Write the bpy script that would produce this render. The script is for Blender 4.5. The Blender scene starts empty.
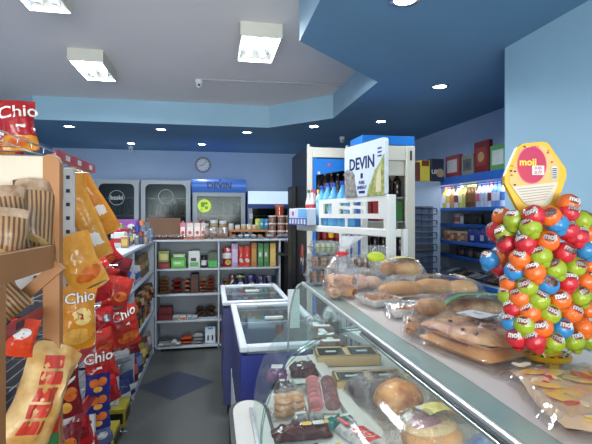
import bpy, bmesh, math, random
from mathutils import Matrix, Vector
random.seed(7)
C = bpy.context.scene.collection
PI = math.pi
F, CX, HY, YAW, EYE = 440.0, 296.0, 215.0, math.radians(10.8), 1.55
cy_, sy_ = math.cos(YAW), math.sin(YAW)

# ---------- survey helpers: a photo bearing met with a known plane gives a place in the shop
def ray(x, y):
    a = (x-CX)/F
    return (a*cy_+sy_, -a*sy_+cy_, (HY-y)/F)
def onZ(x, y, z):
    r = ray(x, y); t = (z-EYE)/r[2]; return Vector((r[0]*t, r[1]*t, z))
def onY(x, y, Y):
    r = ray(x, y); t = Y/r[1]; return Vector((r[0]*t, Y, EYE+r[2]*t))
def onX(x, y, X):
    r = ray(x, y); t = X/r[0]; return Vector((X, r[1]*t, EYE+r[2]*t))
def atD(x, y, d):
    r = ray(x, y); return Vector((r[0]*d, r[1]*d, EYE+r[2]*d))

# ---------- materials
def lin(c):
    def f(v):
        v /= 255.0
        return v/12.92 if v <= .04045 else ((v+.055)/1.055)**2.4
    return (f(c[0]), f(c[1]), f(c[2]), 1)
MATS = {}
def mat(name, col, rough=.5, metal=0, emit=0, var=.12, scale=18, bump=0, bscale=60, col2=None, coat=0, spec=.5):
    if name in MATS: return MATS[name]
    m = bpy.data.materials.new(name); m.use_nodes = True
    nt = m.node_tree; b = nt.nodes['Principled BSDF']
    b.inputs['Roughness'].default_value = rough; b.inputs['Metallic'].default_value = metal
    b.inputs['Specular IOR Level'].default_value = spec
    if coat: b.inputs['Coat Weight'].default_value = coat
    tc = nt.nodes.new('ShaderNodeTexCoord')
    n = nt.nodes.new('ShaderNodeTexNoise'); n.inputs['Scale'].default_value = scale; n.inputs['Detail'].default_value = 3
    nt.links.new(tc.outputs['Object'], n.inputs['Vector'])
    r = nt.nodes.new('ShaderNodeValToRGB')
    c = lin(col); c2 = lin(col2) if col2 else tuple(v*(1-var) for v in c[:3])+(1,)
    r.color_ramp.elements[0].position = .35; r.color_ramp.elements[1].position = .65
    r.color_ramp.elements[0].color = c2; r.color_ramp.elements[1].color = c
    nt.links.new(n.outputs['Fac'], r.inputs['Fac']); nt.links.new(r.outputs['Color'], b.inputs['Base Color'])
    if emit:
        nt.links.new(r.outputs['Color'], b.inputs['Emission Color']); b.inputs['Emission Strength'].default_value = emit
    if bump:
        n2 = nt.nodes.new('ShaderNodeTexNoise'); n2.inputs['Scale'].default_value = bscale; n2.inputs['Detail'].default_value = 2
        nt.links.new(tc.outputs['Object'], n2.inputs['Vector'])
        bp = nt.nodes.new('ShaderNodeBump'); bp.inputs['Strength'].default_value = bump; bp.inputs['Distance'].default_value = .01
        nt.links.new(n2.outputs['Fac'], bp.inputs['Height']); nt.links.new(bp.outputs['Normal'], b.inputs['Normal'])
    MATS[name] = m; return m
def clear(name, tint=(255, 255, 255), gl=.12, rough=.05, bump=0, bscale=30, milky=0.0, fre=.45):
    """clear sheet or film: see-through with a little gloss and milkiness"""
    if name in MATS: return MATS[name]
    m = bpy.data.materials.new(name); m.use_nodes = True; nt = m.node_tree
    for n in list(nt.nodes):
        if n.type != 'OUTPUT_MATERIAL': nt.nodes.remove(n)
    out = [n for n in nt.nodes if n.type == 'OUTPUT_MATERIAL'][0]
    tr = nt.nodes.new('ShaderNodeBsdfTransparent'); tr.inputs['Color'].default_value = lin(tint)
    g = nt.nodes.new('ShaderNodeBsdfGlossy'); g.inputs['Roughness'].default_value = rough
    d = nt.nodes.new('ShaderNodeBsdfDiffuse'); d.inputs['Color'].default_value = (.85, .87, .87, 1)
    m1 = nt.nodes.new('ShaderNodeMixShader'); m1.inputs[0].default_value = gl
    m2 = nt.nodes.new('ShaderNodeMixShader'); m2.inputs[0].default_value = milky
    nt.links.new(tr.outputs[0], m1.inputs[1]); nt.links.new(g.outputs[0], m1.inputs[2])
    nt.links.new(m1.outputs[0], m2.inputs[1]); nt.links.new(d.outputs[0], m2.inputs[2])
    nt.links.new(m2.outputs[0], out.inputs['Surface'])
    fr = nt.nodes.new('ShaderNodeLayerWeight'); fr.inputs['Blend'].default_value = .25
    mm = nt.nodes.new('ShaderNodeMath'); mm.operation = 'MULTIPLY_ADD'
    mm.inputs[1].default_value = fre; mm.inputs[2].default_value = gl
    nt.links.new(fr.outputs['Fresnel'], mm.inputs[0]); nt.links.new(mm.outputs[0], m1.inputs[0])
    if bump:
        tc = nt.nodes.new('ShaderNodeTexCoord')
        n2 = nt.nodes.new('ShaderNodeTexNoise'); n2.inputs['Scale'].default_value = bscale; n2.inputs['Detail'].default_value = 3
        nt.links.new(tc.outputs['Object'], n2.inputs['Vector'])
        bp = nt.nodes.new('ShaderNodeBump'); bp.inputs['Strength'].default_value = bump; bp.inputs['Distance'].default_value = .02
        nt.links.new(n2.outputs['Fac'], bp.inputs['Height'])
        nt.links.new(bp.outputs['Normal'], g.inputs['Normal']); nt.links.new(bp.outputs['Normal'], fr.inputs['Normal'])
    MATS[name] = m; return m
def col(r, g, b, rough=.45, **k):
    return mat('tint_%d_%d_%d_%d' % (r, g, b, int(rough*100)), (r, g, b), rough, **k)
FILM = lambda r, g, b: mat('film_%d_%d_%d' % (r, g, b), (r, g, b), .17, var=.2, scale=9, bump=1.0, bscale=20)

# ---------- mesh builder
class MB:
    def __init__(s): s.bm = bmesh.new(); s.mats = []; s.k = 0
    def m(s, mt):
        if mt not in s.mats: s.mats.append(mt)
        s.k = s.mats.index(mt); return s
    def _f(s, vs):
        try:
            f = s.bm.faces.new(vs); f.material_index = s.k; return f
        except ValueError: return None
    def box(s, x0, x1, y0, y1, z0, z1, bev=0, seg=1, M=None):
        P = [(x0,y0,z0),(x1,y0,z0),(x1,y1,z0),(x0,y1,z0),(x0,y0,z1),(x1,y0,z1),(x1,y1,z1),(x0,y1,z1)]
        v = [s.bm.verts.new(M @ Vector(p) if M else p) for p in P]
        fs = [s._f([v[i] for i in q]) for q in ((0,3,2,1),(4,5,6,7),(0,1,5,4),(1,2,6,5),(2,3,7,6),(3,0,4,7))]
        if bev:
            es = list({e for f in fs for e in f.edges})
            r = bmesh.ops.bevel(s.bm, geom=es, offset=bev, segments=seg, profile=.5, affect='EDGES')
            for f in r['faces']: f.material_index = s.k
        return s
    def prism(s, pts, a0, a1, axis='z'):
        def mk(p, a):
            return {'z': (p[0], p[1], a), 'y': (p[0], a, p[1]), 'x': (a, p[0], p[1])}[axis]
        A = [s.bm.verts.new(mk(p, a0)) for p in pts]; B = [s.bm.verts.new(mk(p, a1)) for p in pts]
        n = len(pts)
        s._f(list(reversed(A))); s._f(B)
        for i in range(n): s._f([A[i], A[(i+1) % n], B[(i+1) % n], B[i]])
        return s
    def lathe(s, prof, cx=0, cy=0, seg=14, M=None, cap=True):
        rings = []
        for r, z in prof:
            rings.append([s.bm.verts.new((M @ Vector((cx+r*math.cos(2*PI*i/seg), cy+r*math.sin(2*PI*i/seg), z))) if M else
                          (cx+r*math.cos(2*PI*i/seg), cy+r*math.sin(2*PI*i/seg), z)) for i in range(seg)])
        for a, b in zip(rings, rings[1:]):
            for i in range(seg): s._f([a[i], a[(i+1) % seg], b[(i+1) % seg], b[i]])
        if cap: s._f(list(reversed(rings[0]))); s._f(rings[-1])
        return s
    def cyl(s, cx, cy, z0, z1, r, r2=None, seg=14): return s.lathe([(r, z0), (r if r2 is None else r2, z1)], cx, cy, seg)
    def tube(s, pts, r, seg=6):
        pts = [Vector(p) for p in pts]; rings = []
        for i, p in enumerate(pts):
            t = (pts[min(i+1, len(pts)-1)]-pts[max(i-1, 0)]).normalized()
            up = Vector((0, 0, 1)) if abs(t.z) < .9 else Vector((1, 0, 0))
            a = t.cross(up).normalized(); b = t.cross(a)
            rings.append([s.bm.verts.new(p+a*r*math.cos(2*PI*j/seg)+b*r*math.sin(2*PI*j/seg)) for j in range(seg)])
        for A, B in zip(rings, rings[1:]):
            for j in range(seg): s._f([A[j], A[(j+1) % seg], B[(j+1) % seg], B[j]])
        s._f(list(reversed(rings[0]))); s._f(rings[-1])
        return s
    def ell(s, c, r, seg=14, rings=9, lump=0, flat=1.0, seed=0, M=None):
        R = []
        for i in range(1, rings):
            th = PI*i/rings; row = []
            for j in range(seg):
                ph = 2*PI*j/seg
                k = 1+lump*(math.sin(3*ph+seed)*math.sin(2*th+seed*1.7)+.6*math.sin(5*ph-2*seed)*math.sin(4*th+seed))
                p = Vector((r[0]*k*math.sin(th)*math.cos(ph), r[1]*k*math.sin(th)*math.sin(ph), r[2]*k*math.cos(th)))
                if p.z < 0: p.z *= flat
                p += Vector(c); row.append(s.bm.verts.new(M @ p if M else p))
            R.append(row)
        tp = Vector((c[0], c[1], c[2]+r[2])); bt = Vector((c[0], c[1], c[2]-r[2]*flat))
        t = s.bm.verts.new(M @ tp if M else tp); b = s.bm.verts.new(M @ bt if M else bt)
        for j in range(seg):
            s._f([t, R[0][j], R[0][(j+1) % seg]]); s._f([b, R[-1][(j+1) % seg], R[-1][j]])
            for A, B in zip(R, R[1:]): s._f([A[j], B[j], B[(j+1) % seg], A[(j+1) % seg]])
        return s
    def grid(s, fn, nu, nv, wrap=False):
        V = [[s.bm.verts.new(fn(i/nu, j/nv)) for j in range(nv+1)] for i in range(nu+1)]
        for i in range(nu):
            for j in range(nv): s._f([V[i][j], V[i+1][j], V[i+1][j+1], V[i][j+1]])
        return s
    def build(s, name, parent=None, loc=(0, 0, 0), rot=(0, 0, 0), smooth=False, merge=False):
        if merge: bmesh.ops.remove_doubles(s.bm, verts=s.bm.verts, dist=1e-5)
        bmesh.ops.recalc_face_normals(s.bm, faces=s.bm.faces)
        me = bpy.data.meshes.new(name)
        if smooth:
            for f in s.bm.faces: f.smooth = True
        s.bm.to_mesh(me); s.bm.free()
        for mt in s.mats: me.materials.append(mt)
        if smooth:
            try: me.set_sharp_from_angle(angle=math.radians(smooth if smooth is not True else 40))
            except Exception: pass
        o = bpy.data.objects.new(name, me); C.objects.link(o)
        o.location = loc; o.rotation_euler = rot
        if parent: o.parent = parent
        return o
def tag(o, label=None, cat=None, group=None, kind=None):
    if label: o['label'] = label
    if cat: o['category'] = cat
    if group: o['group'] = group
    if kind: o['kind'] = kind
    return o
def thing(name, label, cat, loc=(0, 0, 0), rz=0, group=None, rot=None):
    o = bpy.data.objects.new(name, None); C.objects.link(o); o.empty_display_size = .05
    o.location = loc; o.rotation_euler = rot or (0, 0, rz)
    return tag(o, label, cat, group)
def struct(o, label=None, cat=None): o['kind'] = 'structure'; o['label'] = label or o.name.replace('_', ' '); o['category'] = cat or o.name.split('_')[0]; return o
def dup(root, loc=None, rot=None, label=None, group=None, scale=None):
    r = root.copy(); C.objects.link(r)
    if loc is not None: r.location = loc
    if rot is not None: r.rotation_euler = rot
    if scale is not None: r.scale = scale
    if label: r['label'] = label
    if group: r['group'] = group
    for ch in list(root.children):
        c = ch.copy(); C.objects.link(c); c.parent = r
        for g in list(ch.children):
            d = g.copy(); C.objects.link(d); d.parent = c
    return r
ORD = ['leftmost', 'second from left', 'third from left', 'fourth from left', 'fifth from left', 'sixth from left', 'seventh from left', 'eighth from left', 'ninth from left', 'tenth from left', 'eleventh from left', 'twelfth from left', 'thirteenth from left', 'fourteenth from left']
def nth(i, n):
    if n == 1: return 'only one'
    if n == 2: return ('left one', 'right one')[i]
    if i == n-1: return 'rightmost'
    return ORD[i]

# ---------- lettering: flat text in the XZ plane facing -Y, centred
def text_bm(s, size, ext=.001, off=0.0, shear=0):
    cu = bpy.data.curves.new('lettering', 'FONT'); cu.body = s; cu.size = size; cu.extrude = ext; cu.offset = off; cu.shear = shear
    cu.align_x = 'CENTER'; cu.align_y = 'CENTER'; cu.resolution_u = 3
    o = bpy.data.objects.new('lettering', cu); C.objects.link(o)
    dg = bpy.context.evaluated_depsgraph_get(); dg.update()
    me = bpy.data.meshes.new_from_object(o.evaluated_get(dg))
    bpy.data.objects.remove(o); bpy.data.curves.remove(cu)
    bm = bmesh.new(); bm.from_mesh(me); bpy.data.meshes.remove(me)
    bmesh.ops.transform(bm, matrix=Matrix.Rotation(PI/2, 4, 'X'), verts=bm.verts)
    return bm
def text(name, s, size, mt, parent, loc, rot=(0, 0, 0), ext=.001, off=0.0, shear=0, warp=None):
    b = MB(); b.bm.free(); b.bm = text_bm(s, size, ext, off, shear); b.m(mt)
    for f in b.bm.faces: f.material_index = 0
    if warp:
        bmesh.ops.triangulate(b.bm, faces=b.bm.faces)
        for v in b.bm.verts: v.co = warp(v.co)
        loc = (0, 0, 0)
    return b.build(name, parent, loc, rot)

# ---------- pillow bags (snack bags, packs)
def surf(u, v, d, seed):
    u = max(-1, min(1, u)); vv = max(0, min(1, (v-.05)/.9))
    pu = (1-abs(u)**2.6)**.7; pv = math.sin(PI*vv)**.62 if 0 < vv < 1 else 0
    w = .17*math.sin(7*u+15*v+seed)*math.sin(11*v-4*u+seed*2.1)+.10*math.sin(15*u+7*v+seed)*math.sin(13*v-9*u)
    return d/2*pu*pv*(1+w)
def pillow_mb(w, h, d, mt, seed=0, bands=(), nu=10, nv=14, back=None):
    b = MB(); b.m(mt)
    if back is None: back = mt
    for _, _, m_ in bands: b.m(m_)
    b.m(back)
    def X(u, v):
        k = min(1, d/.05)
        return u*w/2*(1-.11*math.sin(PI*v)*k-.035*k*math.sin(9*v+seed*(2 if u > 0 else 3))) + w*.03*k*math.sin(3.1*v+seed)*(1-v)
    def Zv(u, v): return h*v - h*.02*min(1, d/.05)*abs(u)**2*math.sin(PI*(v-.5))*(1.4+math.sin(seed*5+3*u))
    for sgn in (-1, 1):
        V = [[b.bm.verts.new((X(-1+2*i/nu, j/nv), sgn*surf(-1+2*i/nu, j/nv, d, seed), Zv(-1+2*i/nu, j/nv))) for j in range(nv+1)] for i in range(nu+1)]
        for i in range(nu):
            for j in range(nv):
                v = (j+.5)/nv; k = mt if sgn < 0 else back
                if sgn < 0:
                    for v0, v1, m_ in bands:
                        if v0 <= v <= v1: k = m_
                b.m(k); b._f([V[i][j], V[i+1][j], V[i+1][j+1], V[i][j+1]])
    return b
def blob(name, parent, w, h, d, seed, cu, cv, ru, rv, mt, ang=0, lift=.0015, n=14):
    if 'nutrition' in name or 'ribbon' in name: n, ang, ru, rv = 4, ang, ru, rv
    sq = n == 4
    """a printed patch that lies on the front of a pillow bag"""
    b = MB(); b.m(mt); rows = []
    for k in (0.02, .5, 1):
        rows.append([])
        for i in range(n):
            a = 2*PI*i/n+(PI/4 if sq else 0); x = math.cos(a)*ru*k; z = math.sin(a)*rv*k
            x, z = x*math.cos(ang)-z*math.sin(ang), x*math.sin(ang)+z*math.cos(ang)
            px, pz = cu*w/2+x, cv*h+z
            rows[-1].append(b.bm.verts.new((px, -surf(px/(w/2*.93), pz/h, d, seed)-lift*(1.6 if k < .9 else 1), pz)))
    b._f(list(reversed(rows[0])))
    for A, B in zip(rows, rows[1:]):
        for i in range(n): b._f([A[i], A[(i+1) % n], B[(i+1) % n], B[i]])
    return b.build(name, parent, smooth=True)
def R3(rx=0, ry=0, rz=0):
    return (Matrix.Rotation(math.radians(rz), 3, 'Z') @ Matrix.Rotation(math.radians(rx), 3, 'X') @ Matrix.Rotation(math.radians(ry), 3, 'Y')).to_euler()
def bag(label, w, h, d, loc, rot, body, bands=(), logo=None, lcol=None, lv=.72, lsize=None, blobs=(), group='snack bags on the left display', cat='snack bag', name='snack_bag', seed=None, outline=None, tilt=.12, back=None, nu=10, nv=14):
    seed = random.random()*6 if seed is None else seed
    o = pillow_mb(w, h, d, body, seed, bands, nu, nv, back).build(name, None, loc, R3(*rot), smooth=60, merge=True)
    tag(o, label, cat, group)
    for (nm, cu, cv, ru, rv, mt, ang) in blobs: blob(nm, o, w, h, d, seed, cu, cv, ru*w/2, rv*h, mt, ang)
    if logo:
        s = lsize or w*.42
        def warp(lift):
            def f(co):
                x, z = co.x, co.z
                z2 = z+math.tan(tilt)*x+lv*h
                return Vector((x, -surf(x/(w/2*.93), z2/h, d, seed)-lift+co.y*.3, z2))
            return f
        if outline: text('logo_outline', logo, s, outline, o, (0, 0, 0), off=.028*s/.08*.08 if False else s*.035, warp=warp(.003))
        text('logo', logo, s, lcol, o, (0, 0, 0), off=s*.012, warp=warp(.0045))
    return o

# ---------- cartons, bottles, jars
def carton(label, x0, x1, yf, z, h, d, body, panel=None, extra=None, name='carton', cat='carton', group=None, rz=0, pz=(.2, .75), px=(.12, .88)):
    w = x1-x0
    o = MB().m(body).box(-w/2, w/2, 0, d, 0, h, min(.004, w*.06)).build(name, None, ((x0+x1)/2, yf, z), (0, 0, rz))
    tag(o, label, cat, group)
    if panel: MB().m(panel).box(-w/2+w*px[0], -w/2+w*px[1], -.0025, .001, h*pz[0], h*pz[1]).build('printed_panel', o)
    if extra: MB().m(extra).box(-w*.3, w*.15, -.004, -.001, h*.42, h*.6).build('printed_mark', o)
    return o
CAPW = (235, 235, 235)
def bottle(label, loc, h, r, body, cap, lab=None, group=None, name='bottle', cat='bottle', seg=12, neck=.72, lz=(.25, .58)):
    o = MB().m(body).lathe([(r*.85, 0), (r, h*.04), (r, h*.3), (r*.94, h*.36), (r, h*.42), (r, h*(neck-.1)), (r*.8, h*(neck-.02)), (r*.36, h*(neck+.12)), (r*.33, h*.93)], seg=seg).build(name, None, loc, smooth=50)
    tag(o, label, cat, group)
    MB().m(cap).lathe([(r*.42, h*.915), (r*.42, h*.99), (r*.36, h)], seg=seg).build('cap', o, smooth=40)
    if lab: MB().m(lab).lathe([(r*1.02, h*lz[0]), (r*1.02, h*lz[1])], seg=seg).build('label_band', o, smooth=50)
    return o
def jar(label, loc, h, r, body, lid, lab=None, group=None, name='jar', cat='jar', seg=12):
    o = MB().m(body).lathe([(r*.9, 0), (r, h*.05), (r, h*.72), (r*.85, h*.82), (r*.8, h*.85)], seg=seg).build(name, None, loc, smooth=50)
    tag(o, label, cat, group)
    MB().m(lid).lathe([(r*.9, h*.83), (r*.9, h*.98), (r*.82, h)], seg=seg).build('lid', o, smooth=40)
    if lab: MB().m(lab).lathe([(r*1.02, h*.2), (r*1.02, h*.6)], seg=seg).build('label_band', o, smooth=50)
    return o
def plate(name, pts, mt, parent, z=0, t=.001):
    return MB().m(mt).prism(pts, z, z+t, 'z').build(name, parent)
# =====================================================================  THE ROOM
WALLB = mat('painted_wall_pale_blue', (172, 194, 224), .75, var=.05, scale=3, bump=.05, bscale=120)
SIDEB = mat('painted_wall_sky_blue', (158, 194, 214), .7, var=.05, scale=3, bump=.05, bscale=120)
SOFD = mat('soffit_blue_shaded', (106, 148, 182), .75, var=.06, scale=2, bump=.05, bscale=120)  # underside blue: part of its shade is put into this darker colour
CEIL = mat('painted_ceiling_offwhite', (232, 225, 222), .85, var=.03, scale=2)
WHITE = mat('white_lacquer', (218, 222, 226), .4, var=.05)
MEL = mat('white_melamine', (178, 186, 196), .45, var=.05, scale=6)
CHROME = mat('chrome', (220, 222, 225), .18, 1, var=.05)
STEEL = mat('brushed_steel', (175, 180, 182), .3, 1, var=.1, scale=30)
BLACK = mat('black_plastic', (22, 23, 26), .4, var=.2)
DARK = mat('dark_grey_plastic', (52, 55, 60), .5)
BEIGE = mat('ivory_enamel', (208, 205, 192), .4, var=.04, scale=4)
GLASS = clear('window_glass', (235, 245, 245), .06, .02)
YMAX, XL, XR, XC, YC, YB = 7.45, -2.45, 2.80, 1.81, 2.475, -3.4
ZS, ZC = 2.60, 2.86

def floor_mat():
    m = bpy.data.materials.new('grey_floor_tiles'); m.use_nodes = True; nt = m.node_tree; b = nt.nodes['Principled BSDF']
    b.inputs['Roughness'].default_value = .42
    N = lambda t: nt.nodes.new(t)
    tc = N('ShaderNodeTexCoord'); mp = N('ShaderNodeMapping')
    # square tiles laid on the diagonal, one dark tile in a grid of pale ones
    mp.inputs['Rotation'].default_value = (0, 0, math.radians(45))
    nt.links.new(tc.outputs['Object'], mp.inputs['Vector'])
    sx = N('ShaderNodeSeparateXYZ'); nt.links.new(mp.outputs[0], sx.inputs[0])
    def M(op, a, b_=None, c=None):
        n = N('ShaderNodeMath'); n.operation = op
        for i, v in enumerate((a, b_, c)):
            if v is None: continue
            if isinstance(v, (int, float)): n.inputs[i].default_value = v
            else: nt.links.new(v, n.inputs[i])
        return n.outputs[0]
    T = .5
    ax = (-.33*math.cos(PI/4)-4.16*math.sin(PI/4)); ay = (-.33*math.sin(PI/4)+4.16*math.cos(PI/4))
    u = M('DIVIDE', M('SUBTRACT', sx.outputs[0], ax-T/2), T); v = M('DIVIDE', M('SUBTRACT', sx.outputs[1], ay-T/2), T)
    du = M('LESS_THAN', M('FLOORED_MODULO', u, 3.0), 1.0); dv = M('LESS_THAN', M('FLOORED_MODULO', v, 3.0), 1.0)
    dark = M('MULTIPLY', du, dv)
    fu = M('FRACT', u); fv = M('FRACT', v)
    g = M('MAXIMUM', M('LESS_THAN', fu, .008), M('LESS_THAN', fv, .008))
    n = N('ShaderNodeTexNoise'); n.inputs['Scale'].default_value = 90; n.inputs['Detail'].default_value = 4
    nt.links.new(tc.outputs['Object'], n.inputs['Vector'])
    def mix(f, a, b_):
        x = N('ShaderNodeMix'); x.data_type = 'RGBA'
        for s, vv in ((x.inputs[0], f), (x.inputs[6], a), (x.inputs[7], b_)):
            if isinstance(vv, tuple): s.default_value = vv
            elif isinstance(vv, float): s.default_value = vv
            else: nt.links.new(vv, s)
        return x.outputs[2]
    base = mix(n.outputs['Fac'], lin((68, 72, 71)), lin((88, 91, 90)))
    c = mix(dark, base, mix(n.outputs['Fac'], lin((42, 49, 64)), lin((56, 64, 82))))
    c = mix(M('MULTIPLY', g, .35), c, lin((70, 72, 74)))
    nt.links.new(c, b.inputs['Base Color']); return m
struct(MB().m(floor_mat()).box(XL, XR, YB, YMAX, -.05, 0).build('floor'), 'grey tiled floor with a dark blue diamond tile')
struct(MB().m(CEIL).box(XL, XR, YB, YMAX, ZC, ZC+.06).build('ceiling'), 'off-white ceiling raised above the blue soffit')
sof = [(-2.45, 5.80), (-1.935, 5.28), (.672, 5.26), (1.29, 4.61), (1.285, 3.29), (.518, 2.605), (.518, YB), (XR, YB), (XR, YMAX), (XL, YMAX)]
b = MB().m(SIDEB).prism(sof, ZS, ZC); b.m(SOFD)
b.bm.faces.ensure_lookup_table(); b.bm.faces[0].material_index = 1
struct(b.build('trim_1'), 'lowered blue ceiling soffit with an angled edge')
struct(MB().m(WALLB).box(XL, XR, YMAX, YMAX+.1, 0, ZC).build('wall_back'), 'pale blue back wall with a clock')
struct(MB().m(WALLB).box(XL-.1, XL, YB, YMAX, 0, ZC).build('wall_left'), 'pale blue left wall')
struct(MB().m(WALLB).box(XR, XR+.1, YC-.02, YMAX, 0, ZC).build('wall_right'), 'pale blue right wall behind the blue shelves')
struct(MB().m(SIDEB).box(XC, XR+.1, YB, YC, 0, ZS).build('wall_column'), 'sky blue wall block beside the lollipop stand', 'wall')
# street front behind the viewer: piers, parapet and lintel round a wide shop window
b = MB().m(SIDEB); b.box(XL, XR, YB-.1, YB, 0, .35); b.box(XL, XR, YB-.1, YB, 2.5, ZC); b.box(XL, -2.2, YB-.1, YB, .35, 2.5); b.box(1.6, XR, YB-.1, YB, .35, 2.5)
struct(b.build('wall_front'), 'street wall with the shop window')
b = MB().m(WHITE)
for x in (-2.2, -.95, .3, 1.55): b.box(x, x+.05, YB-.07, YB-.03, .35, 2.5)
wf = struct(b.build('window_1'), 'wide shop window to the street'); MB().m(GLASS).box(-2.2, 1.6, YB-.055, YB-.05, .35, 2.5).build('window_pane', wf)
struct(MB().m(MEL).box(XL+.01, -.7, 7.43, 7.449, 0, .1).build('baseboard_back'), 'baseboard of the back wall')

# ---------- fluorescent ceiling boxes
TUBE = mat('lit_tube', (235, 245, 255), .3, emit=5, var=.02)
REFL = mat('white_reflector', (225, 232, 240), .3, var=.03)
def lamp_box(label, x0, y0, w, L, zb=2.765, lit=True, watts=20):
    t = thing('ceiling_light', label, 'ceiling light', (x0, y0, zb), 0, 'boxed ceiling lights')
    hz = ZC-zb
    b = MB().m(BEIGE)
    b.box(0, w, 0, .012, 0, hz); b.box(0, w, L-.012, L, 0, hz); b.box(0, .012, .012, L-.012, 0, hz); b.box(w-.012, w, .012, L-.012, 0, hz)
    b.build('housing', t)
    b = MB().m(REFL); b.box(.012, w-.012, .012, L-.012, hz-.02, hz-.002)
    b.prism([(.012, .004), (.04, hz-.02), (.012, hz-.02)], .012, L-.012, 'y'); b.prism([(w-.012, .004), (w-.012, hz-.02), (w-.04, hz-.02)], .012, L-.012, 'y')
    b.build('reflector', t)
    for k, x in enumerate((w*.32, w*.68)):
        MB().m(TUBE).tube([(x-.012, .09, hz-.055), (x-.012, L-.10, hz-.055)], .014, 8).build('tube', t, smooth=True)
        MB().m(WHITE).box(x-.02, x+.02, L-.10, L-.07, hz-.075, hz-.02).build('lamp_holder', t)
    for x in (.035, w-.035): MB().m(CHROME).cyl(x, L-.035, hz-.03, hz-.018, .007).build('screw', t)
    MB().m(WHITE).tube([(w/2, .1, hz-.025), (w/2+.02, L*.4, hz-.04), (w/2, L*.7, hz-.03), (w*.68, L-.08, hz-.04)], .003, 5).build('wire', t)
    ld = bpy.data.lights.new('ceiling_light_glow', 'AREA'); ld.shape = 'RECTANGLE'; ld.size = w*.75; ld.size_y = L*.8; ld.energy = watts; ld.specular_factor = .15; ld.color = (.93, .97, 1)
    lo = bpy.data.objects.new('ceiling_light_glow', ld); C.objects.link(lo); lo.parent = t; lo.location = (w/2, L/2, hz-.073)
    return t
lamp_box('boxed ceiling light cut off by the top left edge, above the snack rack', -1.075, 2.33, .25, .545, watts=16)
lamp_box('boxed ceiling light on the left with one slanting tube showing', -1.115, 3.715, .265, .54, watts=16)
lamp_box('boxed ceiling light near the blue soffit edge with two bright tubes', .188, 2.985, .288, .52, watts=20)

# ---------- recessed downlights
DLG = mat('lit_downlight', (240, 246, 255), .3, emit=22, var=.01)
dl = [((69, 126), 'at the far left above the snack bags'), ((131, 143), 'above the leftmost glass door fridge'), ((161, 129), 'left of the wall clock near the soffit edge'),
      ((202, 144), 'directly above the wall clock'), ((247, 132), 'above the fridge with the blue lit header'), ((314, 126), 'at the angled soffit corner above the black drinks fridge'),
      ((381, 121), 'above the blue topped cooler'), ((440, 86), 'above the boxes on the right wall shelves'), ((405, -1), 'cut off by the top edge of the photo')]
for (px, where) in dl:
    p = onZ(px[0], px[1], ZS)
    t = thing('downlight', 'round recessed downlight ' + where, 'downlight', (p.x, p.y, ZS), 0, 'recessed downlights in the blue soffit')
    MB().m(CHROME).lathe([(.052, -.001), (.072, -.001), (.075, -.006), (.055, -.010), (.052, -.006)], seg=20, cap=False).build('ring', t, smooth=40)
    MB().m(DLG).cyl(0, 0, -.005, -.0035, .052, seg=20).build('lens', t)
    ld = bpy.data.lights.new('downlight_beam', 'SPOT'); ld.energy = 10; ld.spot_size = math.radians(120); ld.spot_blend = .8; ld.shadow_soft_size = .05; ld.color = (.93, .97, 1)
    lo = bpy.data.objects.new('downlight_beam', ld); C.objects.link(lo); lo.parent = t; lo.location = (0, 0, -.02)

# ---------- cameras and conduit
def dome(label, p, zc):
    t = thing('security_camera', label, 'security camera', (p.x, p.y, zc))
    MB().m(WHITE).lathe([(.0, 0), (.035, 0), (.036, -.03), (.028, -.035)], seg=14).build('mount', t, smooth=40)
    MB().m(WHITE).ell((0, -.005, -.05), (.03, .034, .03), 12, 8).build('head', t, smooth=True)
    MB().m(BLACK).ell((0, -.03, -.056), (.013, .012, .013), 10, 6).build('lens', t, smooth=True)
dome('small white dome security camera at the end of the ceiling conduit', onZ(199, 80, ZC), ZC)
dome('small white dome security camera beside the back downlight', onZ(131, 146.5, ZS), ZS)
dome('small grey dome security camera above the black drinks fridge', onZ(342, 137, ZS), ZS)
a = onZ(202, 78, ZC); c = onZ(352, 84.5, ZC)
tag(MB().m(mat('conduit_grey', (168, 170, 176), .5)).tube([(a.x, a.y, ZC-.011), (1.278, c.y-.0, ZC-.011)], .011, 8).build('cable_conduit', smooth=True), 'thin grey cable conduit running across the ceiling to the camera', 'conduit')

# ---------- clock
p = onY(203, 165, 7.45)
t = thing('wall_clock', 'round white wall clock with a grey rim on the back wall', 'clock', (p.x, 7.45, p.z))
Mx = Matrix.Rotation(PI/2, 4, 'X')
MB().m(mat('clock_rim_grey', (170, 174, 178), .35)).lathe([(.100, .001), (.128, .001), (.130, .03), (.118, .045), (.112, .03), (.1, .015)], seg=28, M=Mx, cap=False).build('rim', t, smooth=40)
MB().m(mat('clock_face_white', (226, 228, 228), .5, var=.02)).lathe([(.114, .012), (.114, .018)], seg=28, M=Mx).build('face', t)
for k in range(12):
    a = k*PI/6; MB().m(BLACK).box(-.004, .004, -.021, -.018, .085, .104, M=Matrix.Rotation(a, 4, 'Y')).build('hour_mark', t)
MB().m(BLACK).box(-.004, .004, -.025, -.022, -.012, .06, M=Matrix.Rotation(math.radians(250), 4, 'Y')).build('hour_hand', t)
MB().m(BLACK).box(-.003, .003, -.029, -.026, -.015, .09, M=Matrix.Rotation(math.radians(45), 4, 'Y')).build('minute_hand', t)

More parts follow.
